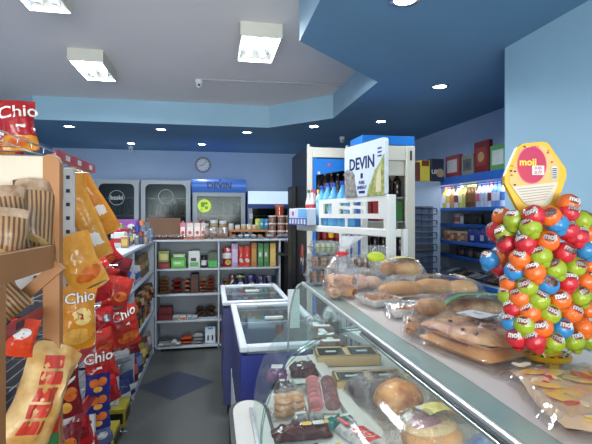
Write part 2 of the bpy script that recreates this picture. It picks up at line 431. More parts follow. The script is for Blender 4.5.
# ---------- daylight from the shop window, camera, world
ld = bpy.data.lights.new('window_daylight', 'AREA'); ld.shape = 'RECTANGLE'; ld.size = 3.7; ld.size_y = 2.1; ld.energy = 190; ld.color = (1, .97, .93)
lo = bpy.data.objects.new('window_daylight', ld); C.objects.link(lo); lo.location = (-.3, YB+.02, 1.43); lo.rotation_euler = (PI/2+.55, 0, 0)
w = bpy.data.worlds.new('street_daylight'); bpy.context.scene.world = w; w.use_nodes = True
nt = w.node_tree; bg = nt.nodes['Background']; bg.inputs['Color'].default_value = (.62, .74, .9, 1); bg.inputs['Strength'].default_value = .6
cd = bpy.data.cameras.new('camera'); cam = bpy.data.objects.new('camera', cd); C.objects.link(cam)
cam.location = (0, 0, EYE); cam.rotation_euler = (PI/2, 0, -YAW)
cd.sensor_width = 36; cd.lens = F/592*36; cd.shift_y = -(222-HY)/592; cd.clip_start = .02
bpy.context.scene.camera = cam
sc = bpy.context.scene
sc.view_settings.view_transform = 'Standard'; sc.view_settings.look = 'None'; sc.view_settings.gamma = 1; sc.view_settings.exposure = 0.78
sc.view_settings.use_curve_mapping = False
sc.cycles.use_denoising = True; sc.cycles.transparent_max_bounces = 24; sc.cycles.max_bounces = 8
# =====================================================================  WHITE SHELVES AT THE BACK
YU = 5.17; LV = [.05, .345, .645, .935, 1.255]
xa, xm, xb = -.635, .075, .80
t = thing('shelf_unit', 'low white open shelf unit standing across the back of the aisle', 'shelf unit', (0, YU, 0))
MB().m(MEL).box(xa, xb, .385, .40, .05, 1.25).build('back_panel', t)
for x in (xa, xm-.009, xb-.018): MB().m(MEL).box(x, x+.018, 0, .385, .05, 1.245, .002).build('side_panel', t)
for k, z in enumerate(LV):
    if k < 4:
        for (x0, x1) in ((xa+.018, xm-.009), (xm+.009, xb-.018)): MB().m(MEL).box(x0, x1, 0.004, .385, z-.02, z, .002).build('shelf', t)
MB().m(MEL).box(xa-.02, xb+.13, -.012, .42, 1.245, 1.268, .003).build('top_board', t)
for x in (xa+.05, xm, xb-.06):
    for y in (.03, .33): MB().m(STEEL).cyl(x, y, 0, .031, .016).build('leg', t)

def sx(px): return onY(px, 240, YU+.05)[0]
def sz(py): return onY(200, py, YU+.05)[2]
GB = 'goods on the back shelf unit'
def shelf_box(label, p0, p1, ytop, lv, body, panel=None, extra=None, d=.16, z0=None, yf=None, **k):
    z = LV[lv]+.001 if z0 is None else z0
    return carton(label, sx(p0), sx(p1), YU+.05 if yf is None else yf, z, sz(ytop)-z, d, body, panel, extra, group=GB, **k)
def soft(label, p0, p1, z, h, body, d=.16, w=None, band=None, rz=0, yf=None, group=GB, cat='packet', name='food_packet'):
    """a soft packet lying flat, front edge towards the aisle"""
    w = abs(sx(p1)-sx(p0)) if w is None else w
    o = pillow_mb(w, d, h, body, random.random()*6, ((.3, .7, band),) if band else (), 8, 8).build(name, None, ((sx(p0)+sx(p1))/2, (YU+.05 if yf is None else yf), z+h*.52), (-PI/2, 0, rz), smooth=60, merge=True)
    # front face of the pillow (-y) turns upward
    return tag(o, label, cat, group)
# --- top bay, left
R1, G1, W1, BR1, Y1 = col(120, 30, 36), col(70, 150, 60), col(200, 204, 200), col(90, 56, 40), col(200, 175, 90)
shelf_box('dark red carton lying under a yellow carton at the left end of the top bay', 158, 170, 262, 3, R1, col(150, 60, 60))
shelf_box('olive yellow carton lying on a dark red carton in the top bay', 158, 169, 250.5, 3, col(120, 128, 70), col(190, 185, 120), z0=sz(261.8))
shelf_box('wide bright green box in the top bay of the back shelves', 171, 186, 257.5, 3, G1, col(120, 185, 90), W1)
shelf_box('flat green and cream box lying on the wide bright green box', 173, 185, 254, 3, col(150, 175, 120), W1, z0=sz(257.3))
shelf_box('white topped display box with a green base in the top bay', 188.5, 200, 251, 3, W1, col(90, 160, 90), col(60, 60, 66), pz=(.08, .34))
jar('small dark jar with a white label in the top bay of the back shelves', (sx(204), YU+.09, LV[3]+.001), sz(255.5)-LV[3], .034, col(34, 26, 24, .2), BLACK, W1, GB)
shelf_box('dark green box with a bright green lower half, right end of the left top bay', 208, 217.5, 252.5, 3, col(70, 84, 62), col(60, 165, 70), pz=(.05, .45), px=(.05, .95))
# --- top bay, right : standing bags and slim cartons
CH1, CH2 = FILM(150, 22, 30), FILM(205, 70, 60)
bag('red snack bag with yellow picture, left end of the right top bay', .125, .235, .06, ((sx(222)+sx(231.5))/2+.01, YU+.10, LV[3]+.001), (0, 0, 0), CH1, ((.45, .68, W1),), group=GB, blobs=[('chips_picture', .1, .24, .55, .15, Y1, .4)])
shelf_box('slim lilac packet standing in the right top bay', 231.6, 238, 243.5, 3, FILM(160, 140, 185), col(190, 175, 205), name='packet', cat='packet')
for i, (p0, p1) in enumerate(((238.5, 244.3), (244.6, 250.6))):
    bag(('left' if i == 0 else 'right')+' one of two slim coral red bags in the right top bay', sx(p1)-sx(p0)+.006, .245, .035, ((sx(p0)+sx(p1))/2, YU+.09, LV[3]+.001), (0, 0, 0), CH2, (), group=GB, blobs=[('white_mark', 0, .3, .6, .12, W1, .7)], nu=8, nv=10)
shelf_box('slim ochre carton standing between red bags and green cartons', 251.3, 256.8, 243, 3, col(165, 110, 50), col(185, 135, 70))
shelf_box('left one of two slim green cartons in the right top bay', 257.8, 263.3, 243.5, 3, col(66, 120, 76), col(90, 145, 95), W1)
shelf_box('right one of two slim green cartons in the right top bay', 263.8, 269, 243.5, 3, col(58, 112, 66), col(80, 135, 85), W1)
shelf_box('slim pale yellow carton at the right end of the top bay', 270, 276, 243.5, 3, col(200, 165, 85), col(215, 185, 110))
# --- second bay : stacked biscuit packets
def stack(px0, px1, lv, n, h, body, words, band=None, d=.17):
    for i in range(n):
        pos = 'bottom' if i == 0 else 'top' if i == n-1 else ORD[i].replace(' from left', '').replace('leftmost', 'first')+' from the bottom'
        soft('%s, %s in pile' % (words, pos), px0, px1, LV[lv]+.002+i*h, h*.96, body, d, band=band)
PB, PR, PT = FILM(140, 92, 62), FILM(105, 34, 30), FILM(160, 96, 60)
stack(158, 169.6, 2, 5, .036, PB, 'brown and cream biscuit packet far left in second bay', FILM(190, 150, 120))
stack(170.5, 183, 2, 3, .055, PR, 'dark red biscuit packet second pile in second bay', col(150, 70, 60))
stack(184, 190, 2, 3, .052, PT, 'tan biscuit packet in narrow pile of second bay', PR)
shelf_box('tall dark brown carton standing in the second bay', 190.8, 198.6, 274, 2, col(62, 30, 28), col(80, 42, 38))
stack(199.5, 206.6, 2, 4, .04, FILM(150, 80, 55), 'orange brown packet beside the tall brown carton', Y1)
stack(207, 214.8, 2, 5, .036, FILM(128, 62, 46), 'russet wafer packet right of centre in second bay', col(170, 110, 80))
stack(223, 228, 2, 4, .038, PB, 'brown packet left of the brown bag, second bay', PT)
bag('brown bag with a white slash in the right second bay', .085, .19, .06, (sx(229.5)+.018, YU+.10, LV[2]+.012), (0, 6, 0), FILM(86, 46, 36), group=GB, blobs=[('white_mark', 0, .55, .25, .2, W1, -.5)], nu=8, nv=10)
for i, (p0, p1, c, e, w) in enumerate(((236, 245.5, (30, 34, 80), (150, 170, 40), 'navy bag with a lime top band'), (247, 256.5, (46, 36, 92), (200, 200, 210), 'violet bag with a white mark'),
                                 (257.5, 265, (64, 52, 100), (190, 140, 100), 'mauve bag with biscuit picture'), (266, 276, (24, 28, 62), (180, 130, 90), 'dark navy bag with biscuit picture'))):
    bag(w+' in the right second bay', sx(p1)-sx(p0), .205-.01*i, .07, ((sx(p0)+sx(p1))/2, YU+.10, LV[2]+.001), (0, 0, 0), FILM(*c), ((.78, .92, FILM(*e)),) if i == 0 else (), group=GB, blobs=[('printed_mark', 0, .45, .6, .1, W1, .1), ('food_picture', .1, .2, .5, .12, col(*e), 0)], nu=8, nv=10)
# --- third bay
shelf_box('deep red gift carton with a ridged lid in the third bay', 158, 172.4, 313, 1, col(104, 20, 32), col(124, 30, 42))
shelf_box('shallow deep red carton resting on the red gift carton', 158.5, 171.8, 306.5, 1, col(112, 24, 36), z0=sz(312.8))
for i, (p0, p1, c) in enumerate(((172.8, 179, (190, 190, 190)), (179.4, 186, (186, 180, 172)), (187, 192, (176, 178, 182)), (192.4, 197.5, (170, 170, 176)))):
    shelf_box('small white tub box with %s label, %s in the third bay row' % (('grey', 'orange', 'blue', 'grey')[i], nth(i, 4)), p0, p1, 314.8+i*.3, 1, col(*c), col(*((120, 120, 120), (190, 100, 60), (120, 130, 160), (140, 140, 140))[i]), d=.1, yf=YU+.02)
for i, (p0, p1) in enumerate(((194, 201), (200.5, 208), (207.5, 215.5))):
    soft('brown bagged cookie log, %s of the lower row in the third bay' % nth(i, 3), p0, p1, LV[1]+.002, .058, FILM(70, 52, 40), .15, band=FILM(120, 90, 70), yf=YU+.12)
for i, (p0, p1) in enumerate(((195, 204.5), (204, 216))):
    soft('brown bagged cookie log, %s of the two on top in third bay' % ('left' if i == 0 else 'right'), p0, p1, LV[1]+.063, .06, FILM(62, 46, 38), .14, band=FILM(110, 84, 66), yf=YU+.12)
# --- bottom bay
t = thing('serving_bowl', 'shallow white bowl with a metal rim on the bottom shelf', 'bowl', (sx(164.5), YU+.16, LV[0]+.001), 0, GB)
MB().m(WHITE).lathe([(.03, 0), (.05, .004), (.082, .05), (.078, .05), (.046, .012)], seg=18).build('bowl', t, smooth=50)
MB().m(STEEL).lathe([(.08, .048), (.084, .051), (.08, .054)], seg=18).build('rim', t, smooth=50)
for i, (p, y, h, c) in enumerate(((161, .03, .05, (190, 188, 182)), (167.5, .03, .045, (170, 168, 160)), (174, .06, .085, (200, 200, 196)), (178, .03, .06, (180, 178, 172)))):
    soft('small pale paper packet %s of the bottom shelf' % ('in front of the bowl at left end', 'in front of the bowl right side', 'right of the bowl, taller one', 'right of the bowl, shorter one')[i], p-3, p+3.4, LV[0]+.002, h*.8, col(*c, .7), .07, yf=YU+y-.02)
stack(180, 192.3, 0, 2, .045, FILM(190, 84, 46), 'orange packet on the bottom shelf', FILM(170, 60, 40))
stack(193.5, 203.5, 0, 3, .036, FILM(160, 160, 164), 'grey white packet on the bottom shelf', W1)
o = shelf_box('upright pale blue picture card on the bottom shelf', 205, 215.5, 327.5, 0, col(170, 190, 215), col(205, 214, 222), d=.03, pz=(.06, .94), px=(.07, .93), name='picture_card', cat='card')
for k, dx in enumerate((-.025, .025)): MB().m(BLACK).box(dx-.008, dx+.008, -.005, -.002, .04, .10).build('printed_figure', o)
MB().m(col(60, 130, 190)).box(-.03, .03, -.005, -.002, .17, .185).build('printed_title', o)
shelf_box('small brick red carton at the right end of the bottom shelf', 220.2, 225, 334, 0, col(130, 42, 38), col(150, 60, 50))

# --- on top of the unit
ZT = 1.269
GT = 'goods on top of the back shelf unit'
def top_xy(px, y): return onY(px, 230, y)[0]
x0, x1 = onY(146, 220, 5.50)[0], onY(180.5, 220, 5.50)[0]
o = MB().m(mat('cardboard', (122, 92, 72), .85, var=.06, scale=8)).box(0, x1-x0, 0, .012, 0, .24).build('cardboard_sheet', None, (x0, 5.50, ZT), (math.radians(-3), 0, 0)); tag(o, 'plain brown cardboard panel standing on the back counter', 'cardboard')
MB().m(mat('cardboard_edge', (140, 108, 86), .85)).box(0, x1-x0, -.002, .014, .235, .245).build('fold_edge', o)
def traybox(label, p0, p1, y, h, dark, lidm, d=.17, z=ZT, rows=3, name='food_tray'):
    X0, X1 = top_xy(p0, y), top_xy(p1, y); w = X1-X0
    t = thing(name, label, 'tray', ((X0+X1)/2, y, z), 0, GT)
    MB().m(dark).box(-w/2, w/2, 0, d, 0, h*.45, .004).build('tray', t)
    for i in range(rows):
        xx = -w/2+w*(i+.5)/rows; MB().m(lidm).ell((xx, d/2, h*.5), (w/rows*.42, d*.38, h*.34), 10, 6, .05, seed=i).build('cookie', t, smooth=True)
    MB().m(clear('clear_lid', (245, 248, 250), .16, .06, .2, 40, .06)).box(-w/2+.003, w/2-.003, .003, d-.003, h*.46, h, .01).build('clear_lid', t)
    return t
CK, CKD = mat('cookie_brown', (160, 100, 60), .8, col2=(120, 66, 36), scale=40), mat('cookie_dark', (74, 46, 40), .8, col2=(44, 26, 24), scale=40)
traybox('clear lidded tray of dark biscuits, left one on the back counter', 153.5, 168, 5.19, .055, CKD, CKD)
traybox('clear lidded tray of dark biscuits, right one on the back counter', 168.6, 183, 5.19, .055, CKD, CK)
traybox('flat orange tray of wafers lying in front of the pink cartons', 183.6, 194, 5.19, .035, FILM(190, 90, 50), CK)
traybox('second flat orange tray right of the first on the back counter', 194.4, 204, 5.19, .035, FILM(196, 100, 60), CK)
PK = col(214, 200, 196)
for i, (p0, p1, c) in enumerate(((180, 185.6, (205, 120, 140)), (186.6, 193.4, (220, 206, 200)), (194.2, 200.5, (224, 210, 206)), (201, 205.5, (214, 196, 190)))):
    yf = 5.40
    o = carton('slim %s juice carton, %s of four on the back counter' % ('pink' if i == 0 else 'white and pink', nth(i, 4)), top_xy(p0, yf), top_xy(p1, yf), yf, ZT, .185, .06, col(*c), col(232, 222, 214), group=GT, name='juice_carton')
    MB().m(col(200, 60, 70)).ell((0, -.003, .07), (.02, .002, .022), 10, 6).build('fruit_picture', o)
    MB().m(col(190, 90, 110)).prism([(-.02, .186), (.02, .186), (.008, .21), (-.008, .21)], .01, .05, 'y').build('gable_top', o)
def cookiebag(label, px, y, w, h, film, cm, z=ZT, group=GT, ch=.5):
    t = thing('cookie_bag', label, 'cookie bag', (top_xy(px, y), y, z), random.uniform(-.3, .3), group)
    rr = random.Random(px)
    for k in range(4):
        MB().m(cm).ell((rr.uniform(-.22, .22)*w, rr.uniform(-.01, .02), h*.13+k*h*ch*.2), (w*.3, .03, h*.12), 10, 6, .06, seed=k).build('cookie', t, smooth=True)
    pillow_mb(w, h, .085, film, px, (), 8, 8).build('film', t, smooth=60, merge=True)
    return t
FILMC = clear('crinkled_film', (250, 250, 250), .17, .12, .9, 34, .05)
for i, px in enumerate((206.5, 212.5, 219, 225.5)):
    cookiebag('clear cookie bag before the sweet jars, %s of four' % nth(i, 4), px, 5.26, .078, .14, FILMC, CK)
for i, (px, h) in enumerate(((204, .20), (213, .25), (222, .24))):
    jar('glass sweet jar with a pale lid, %s of three behind the cookie bags' % nth(i, 3), (top_xy(px+1, 5.49), 5.49, ZT), h*.88, .052, col(150, 128, 100, .15), col(196, 198, 200), col(190, 184, 176), GT)
# little wooden counter riser with tubs on it
xr0, xr1 = top_xy(229, 5.36), top_xy(269, 5.36)
WOOD = mat('beech_wood', (172, 114, 64), .5, var=.14, scale=5, bump=.05)
t = thing('counter_riser', 'low light wooden riser board on the back counter', 'riser', ((xr0+xr1)/2, 5.36, ZT), 0)
w = xr1-xr0; MB().m(WOOD).box(-w/2, w/2, 0, .2, .075, .10, .003).build('board', t)
for s in (-1, 1): MB().m(WOOD).box(s*(w/2-.02)-.01, s*(w/2-.02)+.01, .01, .19, 0, .075).build('support', t)
tubs = [(231, .075, (190, 186, 176)), (237.5, .06, (200, 196, 186)), (243.5, .065, (176, 160, 130)), (249, .07, (205, 196, 170)), (254.5, .06, (190, 170, 130))]
for i, (px, h, c) in enumerate(tubs):
    jar('small pale dessert tub, %s of five on the wooden riser' % nth(i, 5), (top_xy(px, 5.44), 5.44, ZT+.101), h, .032, col(*c), col(214, 212, 206), None, GT, name='dessert_tub', cat='tub')
for i, (px, c, w_) in enumerate(((257.5, (190, 200, 60), 'lime'), (261.5, (70, 150, 170), 'teal'), (266.5, (60, 140, 185), 'blue'))):
    bag('small upright %s sachet bag on the riser end' % w_, .06, .135, .03, (top_xy(px, 5.46), 5.46, ZT+.101), (0, 0, 0), FILM(*c), group=GT, nu=6, nv=8, blobs=[('printed_mark', 0, .5, .6, .12, W1, 0)])
for i, px in enumerate((234, 240.5, 247, 253.5, 260)):
    t = thing('foil_dish', 'round foil dish of sweets, %s of five before the riser' % nth(i, 5), 'dish', (top_xy(px, 5.24), 5.24, ZT), 0, GT)
    MB().m(STEEL).lathe([(.026, 0), (.04, .03), (.044, .03), (.046, .033), (.04, .034), (.03, .01)], seg=14).build('dish', t, smooth=50)
    MB().m((CK, col(150, 150, 150), W1, col(170, 165, 160), CK)[i]).ell((0, 0, .032), (.034, .034, .02), 10, 6, .1, seed=i).build('sweets', t, smooth=True)
# towers of plastic tubs at the right of the counter
def ptub(label, px, y, z, w, h, cont, lid, group=GT):
    t = thing('plastic_tub', label, 'tub', (top_xy(px, y), y, z), 0, group)
    MB().m(cont).lathe([(w*.42, 0), (w*.48, h*.8)], seg=14).build('contents', t, smooth=50)
    MB().m(clear('tub_wall', (250, 250, 250), .1, .1)).lathe([(w*.44, 0), (w*.5, h*.86)], seg=14, cap=False).build('tub_wall', t, smooth=50)
    MB().m(lid).lathe([(w*.53, h*.84), (w*.53, h*.98), (w*.5, h)], seg=14).build('lid', t, smooth=40)
LIDW = col(222, 220, 214)
for c_, (px, colr) in enumerate(((272.5, (150, 76, 60)), (281, (160, 84, 66)), (289, (140, 70, 60)))):
    for k in range(3):
        ptub('clear tub of brown sweets, %s of the %s tower on the counter' % (('bottom', 'middle', 'top')[k], ('left', 'middle', 'right')[c_]), px, 5.36, ZT+k*.092, .094, .09, mat('sweets_%d' % c_, colr, .6, col2=(200, 170, 150), scale=60), LIDW)
ptub('tall tub of orange sweets standing on top of the tub towers', 279.5, 5.36, ZT+3*.092, .11, .125, mat('sweets_orange', (214, 96, 40), .5, col2=(190, 60, 30), scale=70), col(214, 110, 60))
for i, (px, y, c) in enumerate(((271, 5.22, (150, 154, 160)), (279, 5.22, (120, 128, 140)), (287, 5.21, (110, 120, 138)), (294, 5.22, (140, 140, 150)))):
    soft('grey foil sachet lying on the counter end, %s of four' % nth(i, 4), px-3.6, px+3.6, ZT+.001, .05, FILM(*c), .13, rz=.2*(-1)**i, yf=y-.03, group=GT, cat='sachet', name='foil_sachet')
# black till display stand at the right end
x0, x1 = onY(277.5, 250, 5.14)[0], onY(291, 250, 5.14)[0]
t = thing('card_display', 'black floor display stand with a small red emblem beside the shelf unit', 'display stand', ((x0+x1)/2+.075, 5.14, 0), 0)
w = .15
MB().m(BLACK).box(-w/2, w/2, 0, .3, 0, 1.236, .006).build('body', t)
MB().m(col(150, 30, 40)).box(-.03, .03, -.003, 0, .98, 1.0).build('emblem', t)
for k in range(4): MB().m(col(120, 124, 130)).box(-.03+.012*k, -.024+.012*k, -.003, 0, 1.12+.012*(k % 2), 1.145).build('printed_mark', t)
o = MB().m(BLACK).prism([(-.19, .02), (-.16, -.015), (-.05, -.03), (.14, -.03), (.14, .0), (-.05, -.0)], -.11, -.005, 'y').build('tray_arm', t, loc=(-.0, 0, 1.10))
# =====================================================================  GLASS DOOR FRIDGES ALONG THE BACK WALL
FG = mat('fridge_frame_silver', (150, 158, 166), .4, .2, var=.04); FIN = mat('fridge_inside', (112, 122, 124), .5); FDK = mat('fridge_inside_dark', (42, 46, 52), .5)
DOOR = clear('fridge_door_glass', (190, 200, 202), .015, .12)
def fridge(label, px0, px1, ytop, yf, head=None, rounded=True, inside=FIN, depth=.62, bottom=0):
    X0, X1 = onY(px0, 200, yf)[0], onY(px1, 200, yf)[0]; w = X1-X0; H = onY(200, ytop, yf)[2]
    t = thing('drinks_fridge', label, 'fridge', ((X0+X1)/2, yf, 0), 0, 'glass door fridges at the back wall')
    fr = .055; hz = head or 0
    b = MB().m(FG); b.box(-w/2, -w/2+.03, .05, depth, .08, H-hz); b.box(w/2-.03, w/2, .05, depth, .08, H-hz); b.box(-w/2+.03, w/2-.03, .05, depth, H-hz-.03, H-hz); b.box(-w/2+.03, w/2-.03, .05, depth, .08, .3)
    b.build('cabinet', t)
    MB().m(inside).box(-w/2+.03, w/2-.03, depth-.05, depth-.02, .3, H-hz-.03).build('liner', t)
    MB().m(BLACK).box(-w/2+.02, w/2-.02, .06, depth-.04, 0, .08).build('plinth', t)
    # door frame with rounded inner corners
    z0, z1 = .3, H-hz-.005
    def rr(x0, x1, y0, y1, r, n=5):
        P = []
        for (cx, cz, a0) in ((x1-r, y1-r, 0), (x0+r, y1-r, 90), (x0+r, y0+r, 180), (x1-r, y0+r, 270)):
            for i in range(n+1):
                a = math.radians(a0+90*i/n); P.append((cx+r*math.cos(a), cz+r*math.sin(a)))
        return P
    O = rr(-w/2+.004, w/2-.004, z0, z1, .05 if rounded else .01); I = rr(-w/2+fr+.01, w/2-fr-.01, z0+fr, z1-fr, .07 if rounded else .006)
    b = MB().m(FG); n = len(O)
    A = [[b.bm.verts.new((p[0], y, p[1])) for p in L] for L, y in ((O, 0), (I, 0), (O, .045), (I, .045))]
    for i in range(n):
        j = (i+1) % n
        for P, Q in ((A[0], A[1]), (A[2], A[3]), (A[0], A[2]), (A[1], A[3])): b._f([P[i], P[j], Q[j], Q[i]])
    d = b.build('door', t)
    MB().m(DOOR).prism(I, .02, .026, 'y').build('door_glass', d)
    MB().m(DARK).box(w/2-.045, w/2-.03, -.025, 0, .9, 1.3, .005).build('handle', d)
    zs = [.55, .9, 1.22, 1.54, 1.8]
    for z in zs:
        if z < H-hz-.15: MB().m(STEEL).box(-w/2+.035, w/2-.035, .1, depth-.06, z-.008, z).build('shelf', t)
    return t, w, H, (X0+X1)/2
f1, w1, h1, c1 = fridge('silver framed rounded glass door fridge farthest left behind the chips', 93.5, 139, 180.5, 6.6)
f2, w2, h2, c2 = fridge('silver framed rounded glass door fridge behind the cardboard panel', 140.5, 190.5, 180.5, 6.6)
f3, w3, h3, c3 = fridge('glass door fridge with a blue lit header sign and lime sticker', 192.5, 245.5, 180.5, 6.6, head=.17, rounded=False)
f4, w4, h4, c4 = fridge('blue glass door fridge with a pale header at the right of the row', 248, 292, 190.5, 6.65, head=.2, rounded=False, inside=FDK)
def ringlogo(t, z, w, s):
    b = MB().m(col(190, 196, 200)); n = 24
    for r0, r1 in ((.100, .106),):
        A = [[b.bm.verts.new((r*math.cos(2*PI*i/n), y, z+r*math.sin(2*PI*i/n))) for i in range(n)] for r, y in ((r0, .012), (r1, .012), (r0, .018), (r1, .018))]
        for i in range(n):
            j = (i+1) % n
            for P, Q in ((A[0], A[1]), (A[2], A[3]), (A[0], A[2]), (A[1], A[3])): b._f([P[i], P[j], Q[j], Q[i]])
    b.build('ring_emblem', t)
    if s: text('emblem_lettering', s, .085, col(200, 206, 208), t, (0, .012, z), off=.002)
ringlogo(f1, h1-.26, w1, 'bzski'); ringlogo(f2, h2-.24, w2, None)
HB = mat('header_blue_lit', (66, 110, 190), .3, emit=.3, var=.1, scale=2)
b = MB().m(HB)
b.grid(lambda u, v: Vector((-w3/2-.005+u*(w3+.01), -.02-.07*math.sin(PI*v)**.7, h3-.17+v*.19)), 1, 10)
hd = b.build('header_sign', f3, smooth=True); MB().m(HB).box(-w3/2-.005, w3/2+.005, -.02, .45, h3-.17, h3+.02).build('header_box', f3)
text('header_lettering', 'DEVIN', .125, mat('lettering_navy', (14, 28, 84), .4), f3, (0, -.093, h3-.078), off=.004)
MB().m(col(70, 100, 190)).prism([(-.01, 0), (.01, 0), (.02, .035), (0, .05), (-.02, .035)], -.095, -.092, 'y').build('drop_mark', f3, loc=(.01, 0, h3-.03))
LIME = mat('glowing_lime_sticker', (196, 226, 70), .5, emit=.25, var=.03)  # faint glow put into the sticker colour
st = MB().m(LIME).lathe([(.098, .004), (.098, .008)], seg=24, M=Matrix.Translation((-w3/2+.17, .015, h3-.37)) @ Matrix.Rotation(PI/2, 4, 'X')).build('round_sticker', f3)
for k, (a, c_, d_, e) in enumerate(((-.05, .0, -.02, .05), (.01, .05, -.05, -.01), (-.055, -.03, -.06, -.045), (.0, .045, .02, .05))):
    MB().m(col(120, 170, 40)).box(-w3/2+.17+a, -w3/2+.17+c_, .004, .0065, h3-.37+min(d_, e), h3-.37+max(d_, e)).build('sticker_mark', f3)
MB().m(mat('header_white_lit', (190, 212, 228), .4, emit=.5, var=.03)).box(-w4/2, w4/2, .0, .5, h4-.2, h4-.0).build('header_box', f4)
MB().m(col(36, 70, 150)).box(-w4/2, w4/2, -.004, .0, h4-.26, h4-.195).build('header_stripe', f4)
MB().m(col(40, 80, 170)).box(-w4/2-.012, -w4/2, -.005, .5, .1, h4).build('blue_side', f4)
MB().m(col(220, 224, 226)).box(-w4/2+.02, -w4/2+.07, -.004, -.001, h4-.42, h4-.34).build('door_sticker', f4)
# bottles inside the fridges
GRN, CLR, DKB, ORG = col(40, 74, 60, .15), col(150, 160, 168, .15), col(34, 28, 28, .15), col(170, 100, 50, .2)
def fill(cx, w, yf, z, n, kinds, hrange, where):
    for i in range(n):
        x = cx-w/2+.10+(w-.2)*(i/(n-1) if n > 1 else .5); bd, cp, lb = kinds[i % len(kinds)]; h = hrange*(1-.12*((i*7) % 3)/2)
        bottle('drink bottle %s, %s' % (where, nth(i, n)), (x, yf+.2, z), h, .032, bd, cp, lb, 'bottles inside the glass door fridges', seg=10)
fill(c1, w1, 6.6, 1.541, 7, [(GRN, col(40, 110, 60), None), (DKB, col(140, 40, 40), None)], .24, 'on the upper shelf of the farthest left fridge')
fill(c1, w1, 6.6, 1.221, 6, [(GRN, col(40, 110, 60), W1), (GRN, DARK, None)], .26, 'on the lower visible shelf of the farthest left fridge')
fill(c2, w2, 6.6, 1.541, 5, [(CLR, W1, None), (DKB, W1, None), (ORG, col(190, 60, 50), W1)], .25, 'on the shelf of the fridge behind the cardboard')
fill(c3, w3, 6.6, 1.541, 6, [(CLR, col(70, 100, 160), None), (CLR, W1, col(120, 150, 190))], .22, 'on the upper shelf of the lime stickered fridge')
fill(c3, w3, 6.6, 1.221, 6, [(CLR, col(70, 100, 160), None), (GRN, W1, None)], .24, 'on the lower visible shelf of the lime stickered fridge')
fill(c4, w4, 6.65, 1.221, 5, [(DKB, col(40, 60, 140), None)], .25, 'inside the blue fridge at the right of the row')

# =====================================================================  LONG WHITE SHELF RUN ON THE LEFT
XG = -.635
t = thing('shelf_run', 'long white shelf run along the left side of the aisle', 'shelf unit', (XG-.004, 3.25, 0))
Lg = 5.155-3.25
for k, z in enumerate((.09, .50, .93)):
    MB().m(MEL).box(-.40, 0, 0, Lg, z-.02, z, .002).build('shelf', t)
MB().m(MEL).box(-.42, .012, 0, Lg+.0, 1.245, 1.268, .002).build('top_board', t)
MB().m(MEL).box(-.42, -.40, 0, Lg, .05, 1.245).build('back_panel', t)
for y in (0, .62, Lg-.02): MB().m(MEL).box(-.40, -.002, y, y+.018, .0, 1.245, .002).build('divider', t)
MB().m(MEL).box(-.03, -.012, 0, Lg, 0, .07).build('kick_board', t)
GL = 'goods on the left shelf run'
def lx(px, py, X): return onX(px, py, X)
# on the top board: bags, boxes, bottles and tumblers
def lbox(label, px, py, w, d, h, body, panel=None, extra=None, z=ZT, dx=-.10, rz=-20, **k):
    p = onZ(px, py, z); p.x = min(p.x, XG-.02)
    return carton(label, p.x-w/2, p.x+w/2, p.y, z, h, d, body, panel, extra, group=GL, rz=math.radians(rz), **k)
def ltop(px, Y): return onY(px, 230, Y)[0]
def obj_top(label, bx, Y, w, h, d, body, panel=None, extra=None, **k):
    x = ltop(bx, Y); return carton(label, x-w/2, x+w/2, Y, ZT, h, d, body, panel, extra, group=GL, **k)
o = obj_top('purple carton with white flower shapes on the left shelf run top', 126, 4.85, .24, .235, .09, col(140, 70, 150), col(160, 96, 170), name='gift_carton')
for dx in (-.06, .05): MB().m(W1).ell((dx, -.004, .16), (.035, .003, .03), 10, 6).build('flower_shape', o, smooth=True)
obj_top('small green and pink carton left of the purple carton', 117, 4.62, .10, .20, .06, col(120, 160, 70), col(214, 110, 150))
o = obj_top('dark red carton with a white letter before the purple carton', 125, 4.42, .085, .155, .06, col(130, 26, 40), None); text('logo', 'D', .06, W1, o, (0, -.003, .1), off=.002)
obj_top('white carton with a red band at the front of the left run top', 119, 4.05, .09, .13, .06, W1, col(170, 40, 50), pz=(.3, .6), px=(0, 1))
obj_top('tan paper carton on the left run top beside the chips', 124.5, 3.95, .06, .10, .05, col(170, 130, 90), Y1)
bag('red and white snack pouch on the left run top', .10, .15, .05, (ltop(116.5, 4.15), 4.15, ZT), (0, 0, 10), FILM(160, 40, 48), ((.5, .75, W1),), group=GL, nu=8, nv=8)
bottle('cobalt blue spray bottle on the left run top', (ltop(137, 4.72), 4.72, ZT), .22, .028, col(34, 60, 150, .2), col(40, 70, 170), None, GL)
bottle('amber bottle with a white label on the left run top', (ltop(133.5, 4.5), 4.5, ZT), .17, .026, col(90, 56, 30, .2), BLACK, W1, GL)
bottle('grey bottle with a yellow band on the left run top', (ltop(130.2, 4.28), 4.28, ZT), .15, .024, col(96, 104, 122, .2), DARK, Y1, GL)
jar('orange lidded jar with peach contents on the left run top', (ltop(140.5, 5.0), 5.0, ZT), .22, .042, col(210, 130, 90, .2), col(214, 120, 60), W1, GL)
jar('short red lidded jar on the left run top', (ltop(140.5, 4.66), 4.66, ZT), .11, .03, col(150, 96, 70, .2), col(170, 50, 40), None, GL)
TUM = clear('tumbler_plastic', (215, 228, 238), .18, .05, 0, 30, .12)
for i, (px, Y, h) in enumerate(((143.5, 4.92, .17), (147, 5.02, .2), (146.5, 4.66, .12), (150.5, 4.86, .14))):
    t2 = thing('tumbler', 'clear plastic tumbler, %s of four near the shelf corner' % nth(i, 4), 'tumbler', (ltop(px, Y), Y, ZT), 0, GL)
    MB().m(TUM).lathe([(.026, 0), (.034, h*.96), (.037, h), (.032, h*.97), (.025, .01)], seg=14).build('cup', t2, smooth=50)
    MB().m(col(120, 150, 190)).lathe([(.0305, h*.35), (.0325, h*.6)], seg=14, cap=False).build('print_band', t2, smooth=50)
